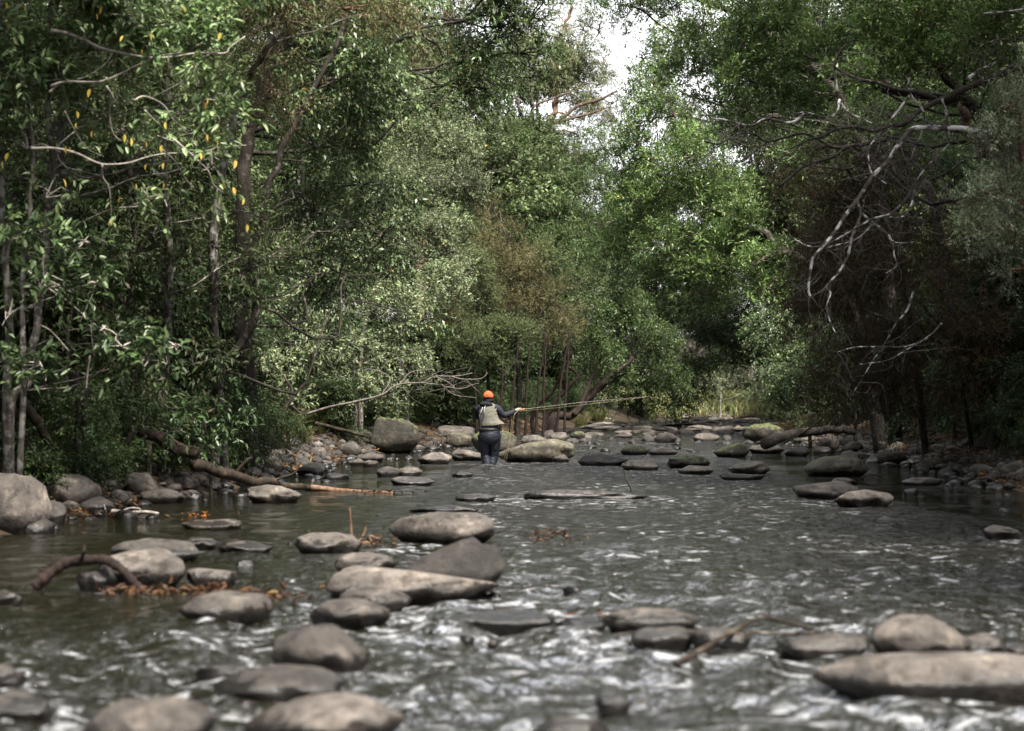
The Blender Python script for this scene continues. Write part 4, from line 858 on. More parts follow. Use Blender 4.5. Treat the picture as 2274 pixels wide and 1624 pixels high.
# ---- right bank --------------------------------------------------------------------
GW = [bl(1500, 260, 44, 80, 60, .9), bl(1430, 330, 44, 80, 60, .9), bl(1540, 350, 43, 90, 60, .9), bl(1380, 420, 45, 70, 55, .9), bl(1460, 440, 44, 90, 60, 1.0), bl(1580, 450, 43, 90, 60, .9), bl(1340, 500, 46, 60, 50, .8), bl(1420, 520, 45, 80, 50, .9), bl(1520, 530, 43, 90, 50, 1.0), bl(1640, 500, 42, 70, 50, .9), bl(1600, 590, 42, 90, 45, 1.0), bl(1690, 580, 41, 60, 45, .9), bl(1480, 610, 44, 80, 40, .8), bl(1380, 600, 46, 60, 40, .6), bl(1700, 640, 41, 60, 30, .7), bl(1560, 650, 43, 80, 30, .6), bl(1460, 190, 45, 60, 50, .8), bl(1640, 400, 43, 60, 50, .6)]
t18, _ = tree('wattle_tree', 'bright green wattle leaning out over the river right of centre', K_WATTLE, GW,
    [(np.array([foot(W(1960, 920, 45)), W(1900, 700, 45), W(1760, 560, 44), W(1600, 470, 44), W(1450, 380, 44)]), .17, .05), (np.array([W(1760, 560, 44), W(1640, 560, 43), W(1540, 580, 43)]), .06, .03)], 41, 'bark_dark', limb_r=.03, twig_r=.005, twigmat='dead_twig')
GU = [bl(1560, 60, 35, 80, 60, .9), bl(1640, 110, 34, 90, 60, 1.0), bl(1560, 160, 35, 80, 60, .9), bl(1720, 50, 34, 90, 60, .9), bl(1800, 130, 33, 90, 50, .9), bl(1690, 190, 34, 90, 50, .9), bl(1600, 230, 35, 70, 50, .8), bl(1870, 60, 33, 90, 60, .9), bl(1950, 110, 32, 100, 50, 1.1), bl(2050, 60, 32, 100, 60, 1.0), bl(2150, 90, 31, 90, 60, .8), bl(1900, 180, 32, 80, 35, .9), bl(2080, 150, 32, 80, 40, .8), bl(2230, 40, 31, 90, 70, .8), bl(1780, 220, 34, 80, 40, .6), bl(1480, 100, 36, 40, 40, .6), bl(2200, 180, 31.5, 60, 40, .6),
      bl(1700, -70, 34, 200, 60, .9), bl(2050, -80, 32, 260, 70, .9), bl(2180, 330, 32, 60, 60, .35), bl(1640, 290, 35, 60, 40, .5), bl(1720, 280, 35, 60, 35, .5), bl(1860, 270, 36.5, 90, 45, .5), bl(1980, 260, 36.5, 90, 45, .5), bl(1760, 340, 37, 60, 40, .5), bl(2080, 300, 36, 70, 60, .5)]
t19, _ = tree('wattle_tree', 'large green wattle crown spreading across the upper right', K_WATTLE, GU,
    [(np.array([foot(W(2330, 900, 33)), W(2320, 600, 33), W(2250, 380, 33), W(2150, 230, 33), W(2050, 120, 33)]), .2, .06), (np.array([W(2150, 230, 33), W(1980, 200, 33.5), W(1800, 160, 34), W(1640, 130, 34.5)]), .09, .04)], 42, 'bark_dark', limb_r=.03, twig_r=.0045, twigmat='dead_twig')
# the old bare limbs in front of it
BARE = [([(2250, 420), (2080, 500), (1830, 600), (1700, 660), (1600, 720), (1500, 800), (1400, 820), (1290, 850), (1180, 830), (1060, 840), (950, 890), (870, 910), (750, 970)], .105, .02),
 ([(1700, 640), (1650, 620), (1560, 590), (1440, 585), (1320, 535), (1180, 510), (1100, 475), (1040, 430), (1070, 350), (1120, 290)], .07, .025), ([(1040, 430), (1055, 560), (1075, 650), (1130, 730), (1220, 770), (1280, 800)], .04, .02),
 ([(1075, 650), (1050, 740), (980, 765), (860, 735), (780, 740)], .04, .015), ([(1400, 900), (1250, 940), (1130, 955), (1050, 1010), (950, 1050), (850, 1080), (760, 1150), (680, 1210)], .06, .03),
 ([(1130, 955), (1050, 960), (980, 930), (900, 880), (830, 865), (740, 890), (600, 920), (520, 880), (430, 870), (340, 910), (280, 935), (200, 920)], .05, .018), ([(600, 920), (520, 980), (420, 1050)], .035, .02), ([(860, 735), (750, 800), (600, 770), (500, 815), (400, 800), (300, 775), (220, 755), (120, 660)], .04, .014),
 ([(2080, 880), (1900, 840), (1700, 830), (1560, 830), (1500, 890), (1440, 970), (1380, 1060), (1290, 1140), (1220, 1240), (1180, 1310), (1120, 1400), (1040, 1520), (960, 1610), (900, 1682), (880, 1792), (876, 1880), (885, 1927)], .085, .03),
 ([(1190, 1310), (1215, 1390), (1170, 1500), (1150, 1560), (1130, 1660), (1080, 1752), (990, 1857), (1020, 1912), (995, 2007), (1015, 2102), (1045, 2162)], .05, .016), ([(1215, 1380), (1290, 1450), (1390, 1530), (1430, 1575), (1580, 1575)], .04, .02), ([(1420, 1562), (1425, 1662), (1440, 1732), (1370, 1777)], .03, .014),
 ([(1570, 1160), (1560, 1240), (1500, 1310), (1400, 1390), (1280, 1420), (1200, 1470), (1000, 1590), (880, 1600), (750, 1540)], .04, .02), ([(1560, 1240), (1540, 1330), (1500, 1400), (1440, 1415), (1370, 1400)], .03, .015), ([(1290, 1450), (1250, 1500), (1170, 1560), (1000, 1612)], .035, .015),
 ([(1740, 640), (1770, 750), (1790, 880), (1790, 940), (1700, 1030), (1620, 1110), (1570, 1170)], .035, .016), ([(1530, 480), (1530, 610), (1620, 740), (1610, 880), (1560, 980), (1540, 1060)], .035, .014), ([(1530, 620), (1440, 740), (1350, 850), (1290, 930), (1260, 1000), (1280, 1120), (1380, 1195)], .035, .016),
 ([(875, 1890), (800, 1860), (730, 1820)], .03, .015), ([(1555, 1892), (1510, 2022), (1430, 2112), (1370, 2232), (1270, 2382), (1210, 2482), (1130, 2582)], .03, .012), ([(1740, 2102), (1650, 2192), (1500, 2252), (1300, 2252), (1150, 2262), (1060, 2287)], .03, .012), ([(1640, 2202), (1520, 2272), (1380, 2342), (1200, 2372)], .022, .01),
 ([(2010, 560), (2000, 450), (2010, 330), (1990, 300), (2100, 260), (2274, 250)], .03, .015), ([(2274, 60), (2100, 80), (2000, 90)], .03, .02), ([(1900, 520), (1990, 450), (2090, 410)], .05, .02)]
tb = root('bare_tree', W(2300, 930, 31), 'leafless lichen covered tree with tangled grey limbs hanging at the right', 'tree')
bb = np.array(tb.location)
def bchild(nm, g, mat, kd=None):
    o = put(nm, g.mesh(nm, mat), tb, kind=kd); o.location = -bb; return o
g = Geo(); g.tube([foot(W(2330, 930, 31)), W(2310, 700, 31), W(2290, 450, 30.5), *UR([(2250, 1200), (2080, 1020), (1990, 930), (1915, 850), (1890, 760), (1880, 690)], 30.5, 30)], .14, .06, n=60, sides=9, wob=.12, knots=.4); bchild('trunk', g, 'bark_old')
g = Geo(); g.tube([foot(W(2340, 930, 31)), W(2330, 500, 31), *UR([(2400, 500), (2250, 420)], 30.5)], .15, .09, n=30, sides=8, wob=.05); bchild('trunk', g, 'bark_dark')
rb = np.random.default_rng(9)
tw = Geo()
for BI, (pts, r0, r1) in enumerate(BARE):
    g = Geo(); w = UR(pts, 29.6 + rb.uniform(-.5, .5), 29.2 + rb.uniform(-.6, .6)); p = g.tube(w, r0 * .55, r1 * .6, n=7 * len(pts), sides=7, wob=.035, knots=.18, rng=rb); bchild('branch', g, 'bark_dark' if BI in (0, 1, 4, 5, 6) else 'bark_lichen')
    for _ in range(int(len(pts) * 1.5)):       # fine bare twigs
        k = rb.integers(len(p) // 4, len(p)); s = p[k]; dv = nrm(rb.normal(size=3) * np.array([1, .6, .8]) + np.array([-.3, -.2, -.4])); L = rb.uniform(.15, .7)
        m = s + dv * L * .5 + rb.normal(size=3) * L * .12; e = s + dv * L + rb.normal(size=3) * L * .2; q = tw.tube([s, m, e], .007, .0025, n=9, sides=3, wob=.05, rng=rb)
        for _ in range(rb.integers(1, 4)):
            a = q[rb.integers(3, 9)]; e2 = a + nrm(rb.normal(size=3) + dv * .6) * rb.uniform(.08, .35); tw.tube([a, (a + e2) / 2 + rb.normal(size=3) * .03, e2], .0045, .002, n=5, sides=3)
for _ in range(80):                           # the tangle of fine grey twigs
    x, y = rb.normal(1500, 170), rb.normal(960, 130); s = UR([(x, y)], 29.5 + rb.uniform(-.6, .6))[0]; dv = nrm(rb.normal(size=3) * np.array([1, .6, 1]) + np.array([0, 0, -.5])); L = rb.uniform(.2, .8)
    c2 = s + dv * L + rb.normal(size=3) * .15 + np.array([0, 0, -.1]); tw.tube([s, s + dv * L * .5 + rb.normal(size=3) * .08, c2], .006, .002, n=9, sides=3, wob=.06, rng=rb)
bchild('twigs', tw, 'grey_twig', 'stuff')

K_BROWN = Kind(.13, .012, 14, .5, .75, [((.050, .034, .022), 5), ((.036, .027, .018), 4), ((.05, .048, .024), 3), ((.085, .06, .042), 1)], 'needle', False, -.1, .7, 2.3, flat=.9)
t20, _ = tree('dead_tea_tree', 'dark brown drooping tea tree mass behind the bare hanging limbs', K_BROWN,
    [bl(1850, 430, 37, 110, 60, .9), bl(1950, 350, 36.5, 100, 60, .7), bl(1780, 390, 37.5, 80, 50, .5), bl(1900, 520, 36, 130, 70, 1.0), bl(2020, 480, 35, 90, 80, .9), bl(1810, 560, 37, 80, 60, .8), bl(1960, 620, 35, 130, 60, 1.0), bl(1840, 650, 36, 90, 50, .9), bl(2080, 600, 34, 80, 80, .9), bl(1780, 690, 37, 70, 40, .7),
     bl(1880, 760, 37, 90, 60, .9), bl(1980, 740, 36, 100, 60, .9), bl(2090, 730, 35, 100, 60, .9), bl(1830, 840, 38, 80, 60, .8), bl(1930, 850, 37.5, 90, 60, .8), bl(2040, 850, 36.5, 100, 60, .8), bl(2150, 820, 35.5, 100, 70, .8), bl(2180, 680, 35, 80, 70, .8), bl(2230, 780, 35, 80, 80, .8)],
    [(np.array([foot(W(2060, 900, 38.5)), W(2020, 700, 38), W(1960, 500, 37.5), W(1880, 380, 37)]), .08, .03), (np.array([foot(W(2160, 900, 37.5)), W(2120, 780, 37), W(2050, 680, 36.5)]), .05, .02)], 43, 'bark_dark', limb_r=.02, twig_r=.0045)
t21, _ = tree('grey_shrub_tree', 'soft grey green conifer like bush at the right edge', K_GREY,
    [bl(2240, 240, 24, 50, 50, 1.0), bl(2220, 330, 24, 45, 50, .9), bl(2270, 330, 24.5, 50, 70, 1.0), bl(2190, 430, 23.5, 45, 40, 1.0), bl(2240, 440, 24, 55, 60, 1.0), bl(2150, 450, 23.5, 30, 25, .9), bl(2170, 510, 23.5, 45, 35, 1.0), bl(2240, 540, 24, 50, 50, .9), bl(2250, 600, 24, 40, 30, .8), bl(2310, 450, 24.5, 60, 140, .9), bl(2290, 190, 24.5, 40, 40, .9)],
    [(np.array([foot(W(2420, 940, 25.5)), W(2390, 750, 25), W(2320, 550, 24.5), W(2270, 350, 24.2), W(2260, 220, 24)]), .08, .02)], 44, 'bark_brown', limb_r=.025, twig_r=.004)
t22, _ = tree('leaning_trunk_tree', 'thick trunk leaning left in the dark right corner', K_UNDER,
    [bl(2180, 620, 38, 80, 50, .5), bl(2240, 700, 38, 70, 60, .5), bl(2100, 690, 39, 80, 50, .4), bl(2000, 330, 40, 110, 70, .6), bl(2120, 420, 40, 100, 70, .6), bl(2240, 300, 40, 110, 100, .6)],
    [(np.array([foot(W(2160, 960, 36)), *MR([(2090, 1250), (2000, 1000), (1870, 700)], 36), W(2090, 600, 36.5), W(2060, 400, 38)]), .2, .08), (np.array([foot(W(2300, 900, 36)), *MR([(2274, 1010), (2180, 880), (2080, 720), (1930, 590), (1870, 540)], 36)]), .12, .05)], 45, 'bark_dark', limb_r=.03, twig_r=.005)
K_SHADE = Kind(.13, .04, 8, .4, .4, [((.03, .048, .021), 5), ((.042, .066, .028), 3), ((.06, .09, .038), 1)], 'leaf', False, .2, .6, 2.4)  # shrub leaves coloured darker to paint in shade by the far glade
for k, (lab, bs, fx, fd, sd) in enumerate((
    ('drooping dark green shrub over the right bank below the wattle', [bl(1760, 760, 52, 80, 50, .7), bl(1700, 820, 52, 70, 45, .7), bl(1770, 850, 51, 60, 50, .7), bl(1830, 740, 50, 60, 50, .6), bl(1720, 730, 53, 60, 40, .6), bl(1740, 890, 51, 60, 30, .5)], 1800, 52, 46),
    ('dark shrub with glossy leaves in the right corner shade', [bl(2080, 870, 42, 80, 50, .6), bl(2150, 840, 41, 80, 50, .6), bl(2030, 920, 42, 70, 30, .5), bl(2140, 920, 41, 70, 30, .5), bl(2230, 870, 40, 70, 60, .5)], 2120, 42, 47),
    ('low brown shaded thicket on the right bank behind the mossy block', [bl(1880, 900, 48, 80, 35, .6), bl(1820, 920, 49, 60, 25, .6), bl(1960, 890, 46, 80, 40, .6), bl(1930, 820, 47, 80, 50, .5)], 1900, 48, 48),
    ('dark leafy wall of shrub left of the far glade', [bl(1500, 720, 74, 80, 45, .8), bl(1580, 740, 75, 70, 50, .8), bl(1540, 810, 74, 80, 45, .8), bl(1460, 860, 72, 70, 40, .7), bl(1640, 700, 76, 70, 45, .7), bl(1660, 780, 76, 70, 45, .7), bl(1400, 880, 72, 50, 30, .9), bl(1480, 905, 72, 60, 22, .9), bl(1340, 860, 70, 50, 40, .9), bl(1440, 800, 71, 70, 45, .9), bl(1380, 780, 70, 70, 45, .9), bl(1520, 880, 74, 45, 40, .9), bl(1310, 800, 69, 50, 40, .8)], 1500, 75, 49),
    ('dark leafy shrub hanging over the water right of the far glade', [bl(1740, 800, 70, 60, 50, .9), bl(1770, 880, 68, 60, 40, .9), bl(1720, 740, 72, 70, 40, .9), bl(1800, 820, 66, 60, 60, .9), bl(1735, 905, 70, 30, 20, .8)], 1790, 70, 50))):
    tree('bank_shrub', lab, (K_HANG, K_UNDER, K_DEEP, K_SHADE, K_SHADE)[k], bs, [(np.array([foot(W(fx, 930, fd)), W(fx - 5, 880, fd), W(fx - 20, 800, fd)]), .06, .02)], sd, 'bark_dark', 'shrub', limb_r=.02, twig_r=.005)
# far glade: pale stems and bright scrub
tree('bank_shrub', 'bright fresh green scrub in the sunlit far glade', K_LIT, [bl(1580, 860, 98, 40, 25, .6), bl(1640, 850, 100, 50, 30, .6), bl(1330, 920, 84, 25, 20, .7), bl(1340, 890, 85, 30, 25, .6), bl(1690, 870, 98, 40, 30, .6)], [(np.array([foot(W(1600, 900, 99)), W(1600, 870, 99), W(1602, 840, 99)]), .06, .03)], 51, 'pale_twig', 'shrub', twig_r=.008)

# ---- forest behind: a few whole trees, copied --------------------------------------
def template(seed, hgt, rx, kind, bark):
    rng = np.random.default_rng(seed); bs = []
    for k in range(16):
        z = hgt * rng.uniform(.22, .95); r = rx * (1 - .5 * abs(z / hgt - .5)) ; a = rng.uniform(0, 6.28); q = r * rng.uniform(.2, .75)
        s = rx * rng.uniform(.35, .55); bs.append((np.array([q * math.cos(a), q * math.sin(a), z]), np.array([s, s, s * .7]), .9))
    tr = [(np.array([[0, 0, -.3], [rng.normal() * .2, rng.normal() * .2, hgt * .3], [rng.normal() * .4, rng.normal() * .4, hgt * .6], [0, 0, hgt * .95]]), .2, .05)]
    return bs, tr
TEMPL = []
def clone(o, loc, rz, sc, label, group, hidden_first=[True]):
    c = o.copy(); COL.objects.link(c); c.location = loc; c.rotation_euler = (0, 0, rz); c.scale = sc; c['label'] = label; c['group'] = group
    for ch in o.children:
        h = ch.copy(); COL.objects.link(h); h.parent = c
    return c
rf = np.random.default_rng(61)
SPOTS = []
for y in np.arange(22, 125, 7.5):
    l = np.interp(y, YK, XL)
    for off in (5.5, 11, 17.5, 25): SPOTS.append((l - off + rf.normal() * .8, y + rf.normal() * 1.5, 'l'))
for y in np.arange(30, 125, 8):
    r_ = np.interp(y, YK, XR)
    for off in (5.5, 11.5, 18): SPOTS.append((r_ + off + rf.normal() * .8, y + rf.normal() * 1.5, 'r'))
for x in np.arange(-6, 30, 4.2): SPOTS.append((x + rf.normal(), 118 + rf.normal() * 3, 'c')); SPOTS.append((x + 2 + rf.normal(), 130 + rf.normal() * 3, 'c'))
for y in (-26, -17, -8, 1, 10):  # unseen trees added beside and behind the camera to block low sky
    SPOTS.append((np.interp(y, YK, XL) - 5 + rf.normal(), y, 'dl')); SPOTS.append((np.interp(y, YK, XR) + 5 + rf.normal(), y + 3, 'dr'))
for y in (3, 8, 13): SPOTS.append((np.interp(y, YK, XL) - 2.6, y, 'dl')); SPOTS.append((np.interp(y, YK, XR) + 2.2, y + 2, 'dr'))  # more unseen trees close to the camera, added to darken both banks
for x in (-8, -2, 4, 10): SPOTS.append((x, -34 + rf.normal(), 'dl'))  # unseen row across the river behind the camera, added to block low sky
LAB = {'R': 'tall forest tree behind the wattles upstream on the right', 'dl': 'unseen forest tree added on the left downstream of the viewpoint for its shade', 'dr': 'unseen forest tree added on the right downstream of the viewpoint for its shade', 'l': 'forest tree in the dense wood behind the left bank', 'r': 'forest tree in the dense wood behind the right bank', 'c': 'distant forest tree closing the valley upstream'}
for y in np.arange(58, 116, 7):
    for x in (11, 16, 22, 29): SPOTS.append((max(x, np.interp(y, YK, XR) + 4) + rf.normal() * 1.2, y + rf.normal() * 2, 'r'))
for x, y in ((10.5, 70), (13, 72), (14.5, 78), (12, 83), (17, 70), (21, 76), (3, 114), (6, 114), (9, 113), (12, 114), (15, 112)): SPOTS.append((x, y, 'R'))
SPOTS = [q for q in SPOTS if not (86 < q[1] < 110 and 4 < q[0] < 15.5)]
first = {}
for k, (x, y, side) in enumerate(SPOTS):
    ti = k % 3; hg = [13, 15, 11][ti]
    z = float(terrain(x, y)) - .1
    uu = CX + x / y * F
    s = rf.uniform(.85, 1.2)
    if side in 'lr' and y > 60: s *= 1.1
    if side == 'R': s = rf.uniform(1.15, 1.3) if y < 100 else rf.uniform(1.0, 1.25)
    if side == 'c': s = rf.uniform(.55, .8)
    if 1230 < uu < 1500 and y > 70: s = min(s, (1.2 + (894 - 330) / F * y - z) / hg)
    if ti not in first:
        bs, tr = template(70 + ti, hg, [2.9, 3.3, 2.6][ti], K_BACK, 'bark_dark')
        t, _ = tree('forest_tree', LAB[side], K_BACK, bs, tr, 80 + ti, 'bark_dark', limb_r=.05, twig_r=.012, group='forest trees ' + side)
        t.location = (x, y, z)
        first[ti] = t
        for ch in t.children: ch.location = (0, 0, .3)
        t.scale = (s, s, s)
        tag(t, LAB[side], 'tree', {'R': 'tall trees upstream right', 'dl': 'unseen shade trees downstream left', 'dr': 'unseen shade trees downstream right', 'l': 'trees of the left wood', 'r': 'trees of the right wood', 'c': 'trees closing the valley'}[side])
    else:
        clone(first[ti], (x, y, z), rf.uniform(0, 6.28), (s * rf.uniform(.9, 1.1), s * rf.uniform(.9, 1.1), s), LAB[side], {'R': 'tall trees upstream right', 'dl': 'unseen shade trees downstream left', 'dr': 'unseen shade trees downstream right', 'l': 'trees of the left wood', 'r': 'trees of the right wood', 'c': 'trees closing the valley'}[side])

# ---- tall trees along the water with unseen crowns, added to shade the banks
K_TOP = Kind(.17, .07, 7, .45, .3, [((.06, .095, .042), 5), ((.09, .125, .06), 3), ((.04, .065, .028), 3)], 'leaf', False, .3, .9, 1.7)
rt = np.random.default_rng(65); TT = None
TALL = [(-6.6, 15, 'l'), (-6.4, 20.5, 'l'), (-6.0, 26, 'l'), (-6.2, 32, 'l'), (9.5, 14, 'r'), (11.2, 19.5, 'r'), (8.9, 28, 'r'), (11.2, 24.5, 'r'), (11.5, 31, 'r'), (12, 37, 'r')]
TLAB = {'l': ('tall slender trunk on the left bank, its unseen crown added for shade', 'added shade trees at the left water edge'), 'r': ('unseen tall slender tree added on the right bank for its shade', 'added shade trees at the right water edge')}
for k, (x, y, side) in enumerate(TALL):
    z = float(terrain(x, y)) - .1
    if TT is None:
        rr = np.random.default_rng(66); bs = []
        for _ in range(15):
            a = rr.uniform(0, 6.28); q = 3.6 * rr.uniform(.15, 1) ** .6; bs.append((np.array([q * math.cos(a), q * math.sin(a), rr.uniform(8.2, 13) - .3 * q]), np.array([1.5, 1.5, 1.0]) * rr.uniform(.8, 1.2), .9))
        t, _ = tree('tall_tree', 'x', K_TOP, bs, [(np.array([[0, 0, -.3], [.1, .1, 3], [-.1, .15, 6], [.1, 0, 9], [0, 0, 12]]), .07, .03)], 67, 'bark_dark', limb_r=.05, twig_r=.01)
        for ch in t.children: ch.location = (0, 0, .3)
        t.location = (x, y, z); tag(t, TLAB[side][0], 'tree', TLAB[side][1]); TT = t
    else: sc_ = rt.uniform(.85, 1.15); clone(TT, (x, y, z), rt.uniform(0, 6.28), (sc_, sc_, rt.uniform(.95, 1.15)), *TLAB[side])

# ---- undergrowth under both woods
rfu = np.random.default_rng(62); BUSH = {}
USP = []
for y in np.arange(18.5, 35, 1.3): USP.append((np.interp(y, YK, XL) - rfu.uniform(1.0, 1.9), y, 'ls'))
for y in np.arange(21.5, 33, 1.1): USP.append((np.interp(y, YK, XL) - rfu.uniform(.5, .9), y, 'ls'))
for y in np.arange(46, 86, 1.5): USP.append((np.interp(y, YK, XL) - rfu.uniform(.9, 1.8), y, 'ls'))
for y in np.arange(23, 40, 1.2): USP.append((np.interp(y, YK, XR) + rfu.uniform(1.0, 1.7), y, 'rs'))
for y in np.arange(19, 36, 1.5):
    for o_ in (2.7, 3.9, 5.2): USP.append((np.interp(y, YK, XL) - o_ + rfu.normal() * .3, y + rfu.normal() * .5, 'l'))
for y in np.arange(36, 84, 2.4):
    for o_ in (2.2, 3.8, 5.6): USP.append((np.interp(y, YK, XL) - o_ + rfu.normal() * .4, y + rfu.normal() * .8, 'l'))
for y in np.arange(27, 92, 2.1):
    for o_ in (2.4, 3.6, 5.2): USP.append((np.interp(y, YK, XR) + o_ + rfu.normal() * .4, y + rfu.normal() * .8, 'r'))
for x in np.arange(-4, 24, 1.6): USP.append((x, 112 + rfu.normal() * 2, 'c'))
ULAB = {'ls': ('small dark bush at the foot of the left bank trees', 'small bushes of the left bank'), 'rs': ('small dark bush at the foot of the right bank', 'small bushes of the right bank'), 'l': ('dark undergrowth bush beneath the trees of the left bank', 'undergrowth of the left bank'), 'r': ('dark undergrowth bush beneath the trees of the right bank', 'undergrowth of the right bank'), 'c': ('low bush at the back of the far glade', 'bushes behind the far glade')}
for k, (x, y, side) in enumerate(USP):
    ti = k % 3; z = float(terrain(x, y)) - .1; s = rfu.uniform(.75, 1.25) * (.45 if side in ('ls', 'rs') else 1)
    if ti not in BUSH:
        rr = np.random.default_rng(170 + ti); bs = []
        for _ in range(9):
            a = rr.uniform(0, 6.28); q = rr.uniform(.1, .8); bs.append((np.array([q * math.cos(a), q * math.sin(a), rr.uniform(.35, 2.1)]), np.array([.6, .6, .45]) * rr.uniform(.7, 1.2), .8))
        t, _ = tree('undergrowth_bush', 'x', K_BUSH, bs, [(np.array([[0, 0, -.1], [.05, .05, .7], [0, .1, 1.6]]), .03, .012)], 180 + ti, 'bark_dark', 'shrub', limb_r=.015, twig_r=.004)
        for ch in t.children: ch.location = (0, 0, .1)
        t.location = (x, y, z); t.scale = (s, s, s); tag(t, ULAB[side][0], 'shrub', ULAB[side][1]); BUSH[ti] = t
    else: clone(BUSH[ti], (x, y, z), rfu.uniform(0, 6.28), (s * rfu.uniform(.9, 1.2), s * rfu.uniform(.9, 1.2), s * rfu.uniform(.8, 1.2)), *ULAB[side])

# ------------------------------------------------------------------ grass, logs, sticks, litter
def grass_mesh(rng, n, h, spread, pal, name='grass_tuft', arch=.7, w=.007):
    a = rng.uniform(0, 6.28, n); rr = spread * rng.uniform(size=n) ** .7; p = np.stack([rr * np.cos(a) * .5, rr * np.sin(a) * .5, np.zeros(n)], -1)
    dr = np.stack([np.cos(a + rng.normal(size=n) * .5), np.sin(a + rng.normal(size=n) * .5), np.zeros(n)], -1); hh = h * rng.uniform(.5, 1.15, n)
    T = np.linspace(0, 1, 6); ar = arch * rng.uniform(.3, 1.4, n)
    P = p[:, None] + np.array([0, 0, 1.]) * (hh[:, None] * (T - .38 * ar[:, None] * T ** 2.6))[..., None] + dr[:, None] * (hh * ar * .75)[:, None, None] * (T ** 1.8)[None, :, None]
    V, q, c = tubes(P, np.broadcast_to(w * np.array([.8, 1, .9, .7, .45, .08]), (n, 6)), 3)
    return mesh_np(name, V, q, 'needle', np.repeat(leaf_cols(rng, n, pal), 18, 0))
GP = [((.08, .10, .045), 4), ((.15, .135, .07), 2), ((.055, .08, .03), 4), ((.19, .145, .075), 1)]
for k, (u, v, lab, hh, n) in enumerate(((600, 968, 'arching sedge clump by the black stick on the left bank', .8, 260), (640, 962, 'straw streaked sedge clump right of the black stick', .75, 260), (665, 985, 'small sedge tuft at the cobbles of the left bar', .5, 140), (700, 958, 'sedge clump at the back of the left bar', .7, 200),
      (560, 985, 'sedge tuft in shade left of the black stick', .6, 150), (1290, 948, 'green grass tuft at the foot of the leaning black tree', .7, 160), (1328, 940, 'pale green grass tuft at the left end of the stone pavement', .9, 200), (1715, 945, 'bright grass tuft right of the far mossy block', .8, 140), (1800, 960, 'green reed tuft on the right bank beside the mossy block', .7, 150), (740, 965, 'grass tuft left of the black mossy boulder', .6, 150))):
    dd = hit(u, v); x = (u - CX) / F * dd
    put('sedge_clump', grass_mesh(np.random.default_rng(300 + k), n, hh, .45, GP, 'sedge_clump'), None, (x, dd, float(max(terrain(x, dd), water_z(dd))) - .03), lab, 'grass')
# meadow in the far glade, blade colours lightened to stand for sunlight
gr = np.random.default_rng(31); n = 5200
x = gr.uniform(4.5, 15, n); y = gr.uniform(92, 108, n); z = terrain(x, y); h_ = gr.uniform(.35, .9, n); dx = gr.normal(size=(n, 3)) * .16; dx[:, 2] = 0
P = np.stack([np.stack([x, y, z], -1), np.stack([x, y, z + .6 * h_], -1) + dx * .5, np.stack([x, y, z + h_], -1) + dx * 1.6], 1); m = z > water_z(y) + .02
V, q, _ = tubes(P[m], np.broadcast_to([.012, .014, .003], (m.sum(), 3)), 3)
put('meadow_grass', mesh_np('meadow_grass', V, q, 'needle', np.repeat(leaf_cols(gr, m.sum(), [((.3, .35, .17), 4), ((.4, .4, .24), 3), ((.2, .26, .11), 3)]), 9, 0)), label='grass coloured pale for sunlight, covering the far glade', cat='grass', kind='stuff')

def log(name, label, pts, r0, r1, mat, cat, wob=.05, n=None, sides=10, knots=.15, subs=()):
    p0 = np.asarray(pts[0], float); g = Geo(); g.tube([np.asarray(p) - p0 for p in pts], r0, r1, n=n or 8 * len(pts), sides=sides, wob=wob, knots=knots)
    for sp, a, b in subs: g.tube([np.asarray(p) - p0 for p in sp], a, b, n=6 * len(sp), sides=5, wob=wob * .6, knots=knots)
    return put(name, g.mesh(name, mat), None, p0, label, cat)
log('fallen_log', 'thick brown fallen log sloping down the dark left bank', ML([(560, 1185), (660, 1235), (720, 1265), (830, 1310), (950, 1355), (1080, 1405), (1200, 1465), (1290, 1520)], 24.8), .055, .085, 'log_bark', 'log', wob=.16, knots=.35, subs=[(ML([(870, 1330), (850, 1390), (820, 1420), (815, 1500)], 24.3), .04, .015)])
log('fallen_log', 'tapering pale log lying over the cobbles into the calm left water', [W(430, 1032, 25), W(500, 1050, 25.3), W(580, 1068, 26), W(640, 1080, 26.6), W(700, 1086, 27.3)], .085, .04, 'log_bark', 'log', wob=.14, knots=.35, subs=[([W(520, 1055, 25.6), W(545, 1030, 25.6), W(560, 1022, 25.7)], .03, .012), ([W(600, 1072, 26.2), W(640, 1055, 26.2), W(660, 1040, 26.4)], .022, .008)])
log('driftwood', 'thin rusty brown stick floating off the end of the pale log', [W(690, 1083, 27), W(760, 1090, 27), W(830, 1094, 26.6), W(872, 1096, 26.4)], .045, .02, 'bark_brown', 'stick', wob=.03)
log('driftwood', 'dark arched branch lying over the blocky tan boulder', [W(78, 1304, 12.9), W(120, 1275, 12.9), W(160, 1248, 12.9), W(230, 1236, 12.85), W(258, 1252, 12.8), W(290, 1283, 12.8), W(325, 1312, 12.8)], .042, .026, 'wet_wood', 'branch', wob=.09, knots=.5, subs=[([W(180, 1243, 12.9), W(190, 1222, 12.85), W(186, 1212, 12.85)], .016, .009), ([W(120, 1276, 12.9), W(100, 1262, 12.88), W(88, 1258, 12.88)], .013, .006), ([W(290, 1284, 12.8), W(318, 1276, 12.75), W(334, 1280, 12.75)], .012, .005)])
log('driftwood', 'pale forked stick at the water under the brown left bank boulder', [W(200, 1144, 21.6), W(250, 1137, 21.4), W(300, 1137, 21.3), W(352, 1141, 21.2)], .028, .018, 'pale_twig', 'stick', subs=[([W(270, 1137, 21.3), W(290, 1128, 21.3), W(310, 1128, 21.3), W(312, 1136, 21.3)], .014, .008), ([W(235, 1138, 21.3), W(232, 1120, 21.3)], .015, .01)])
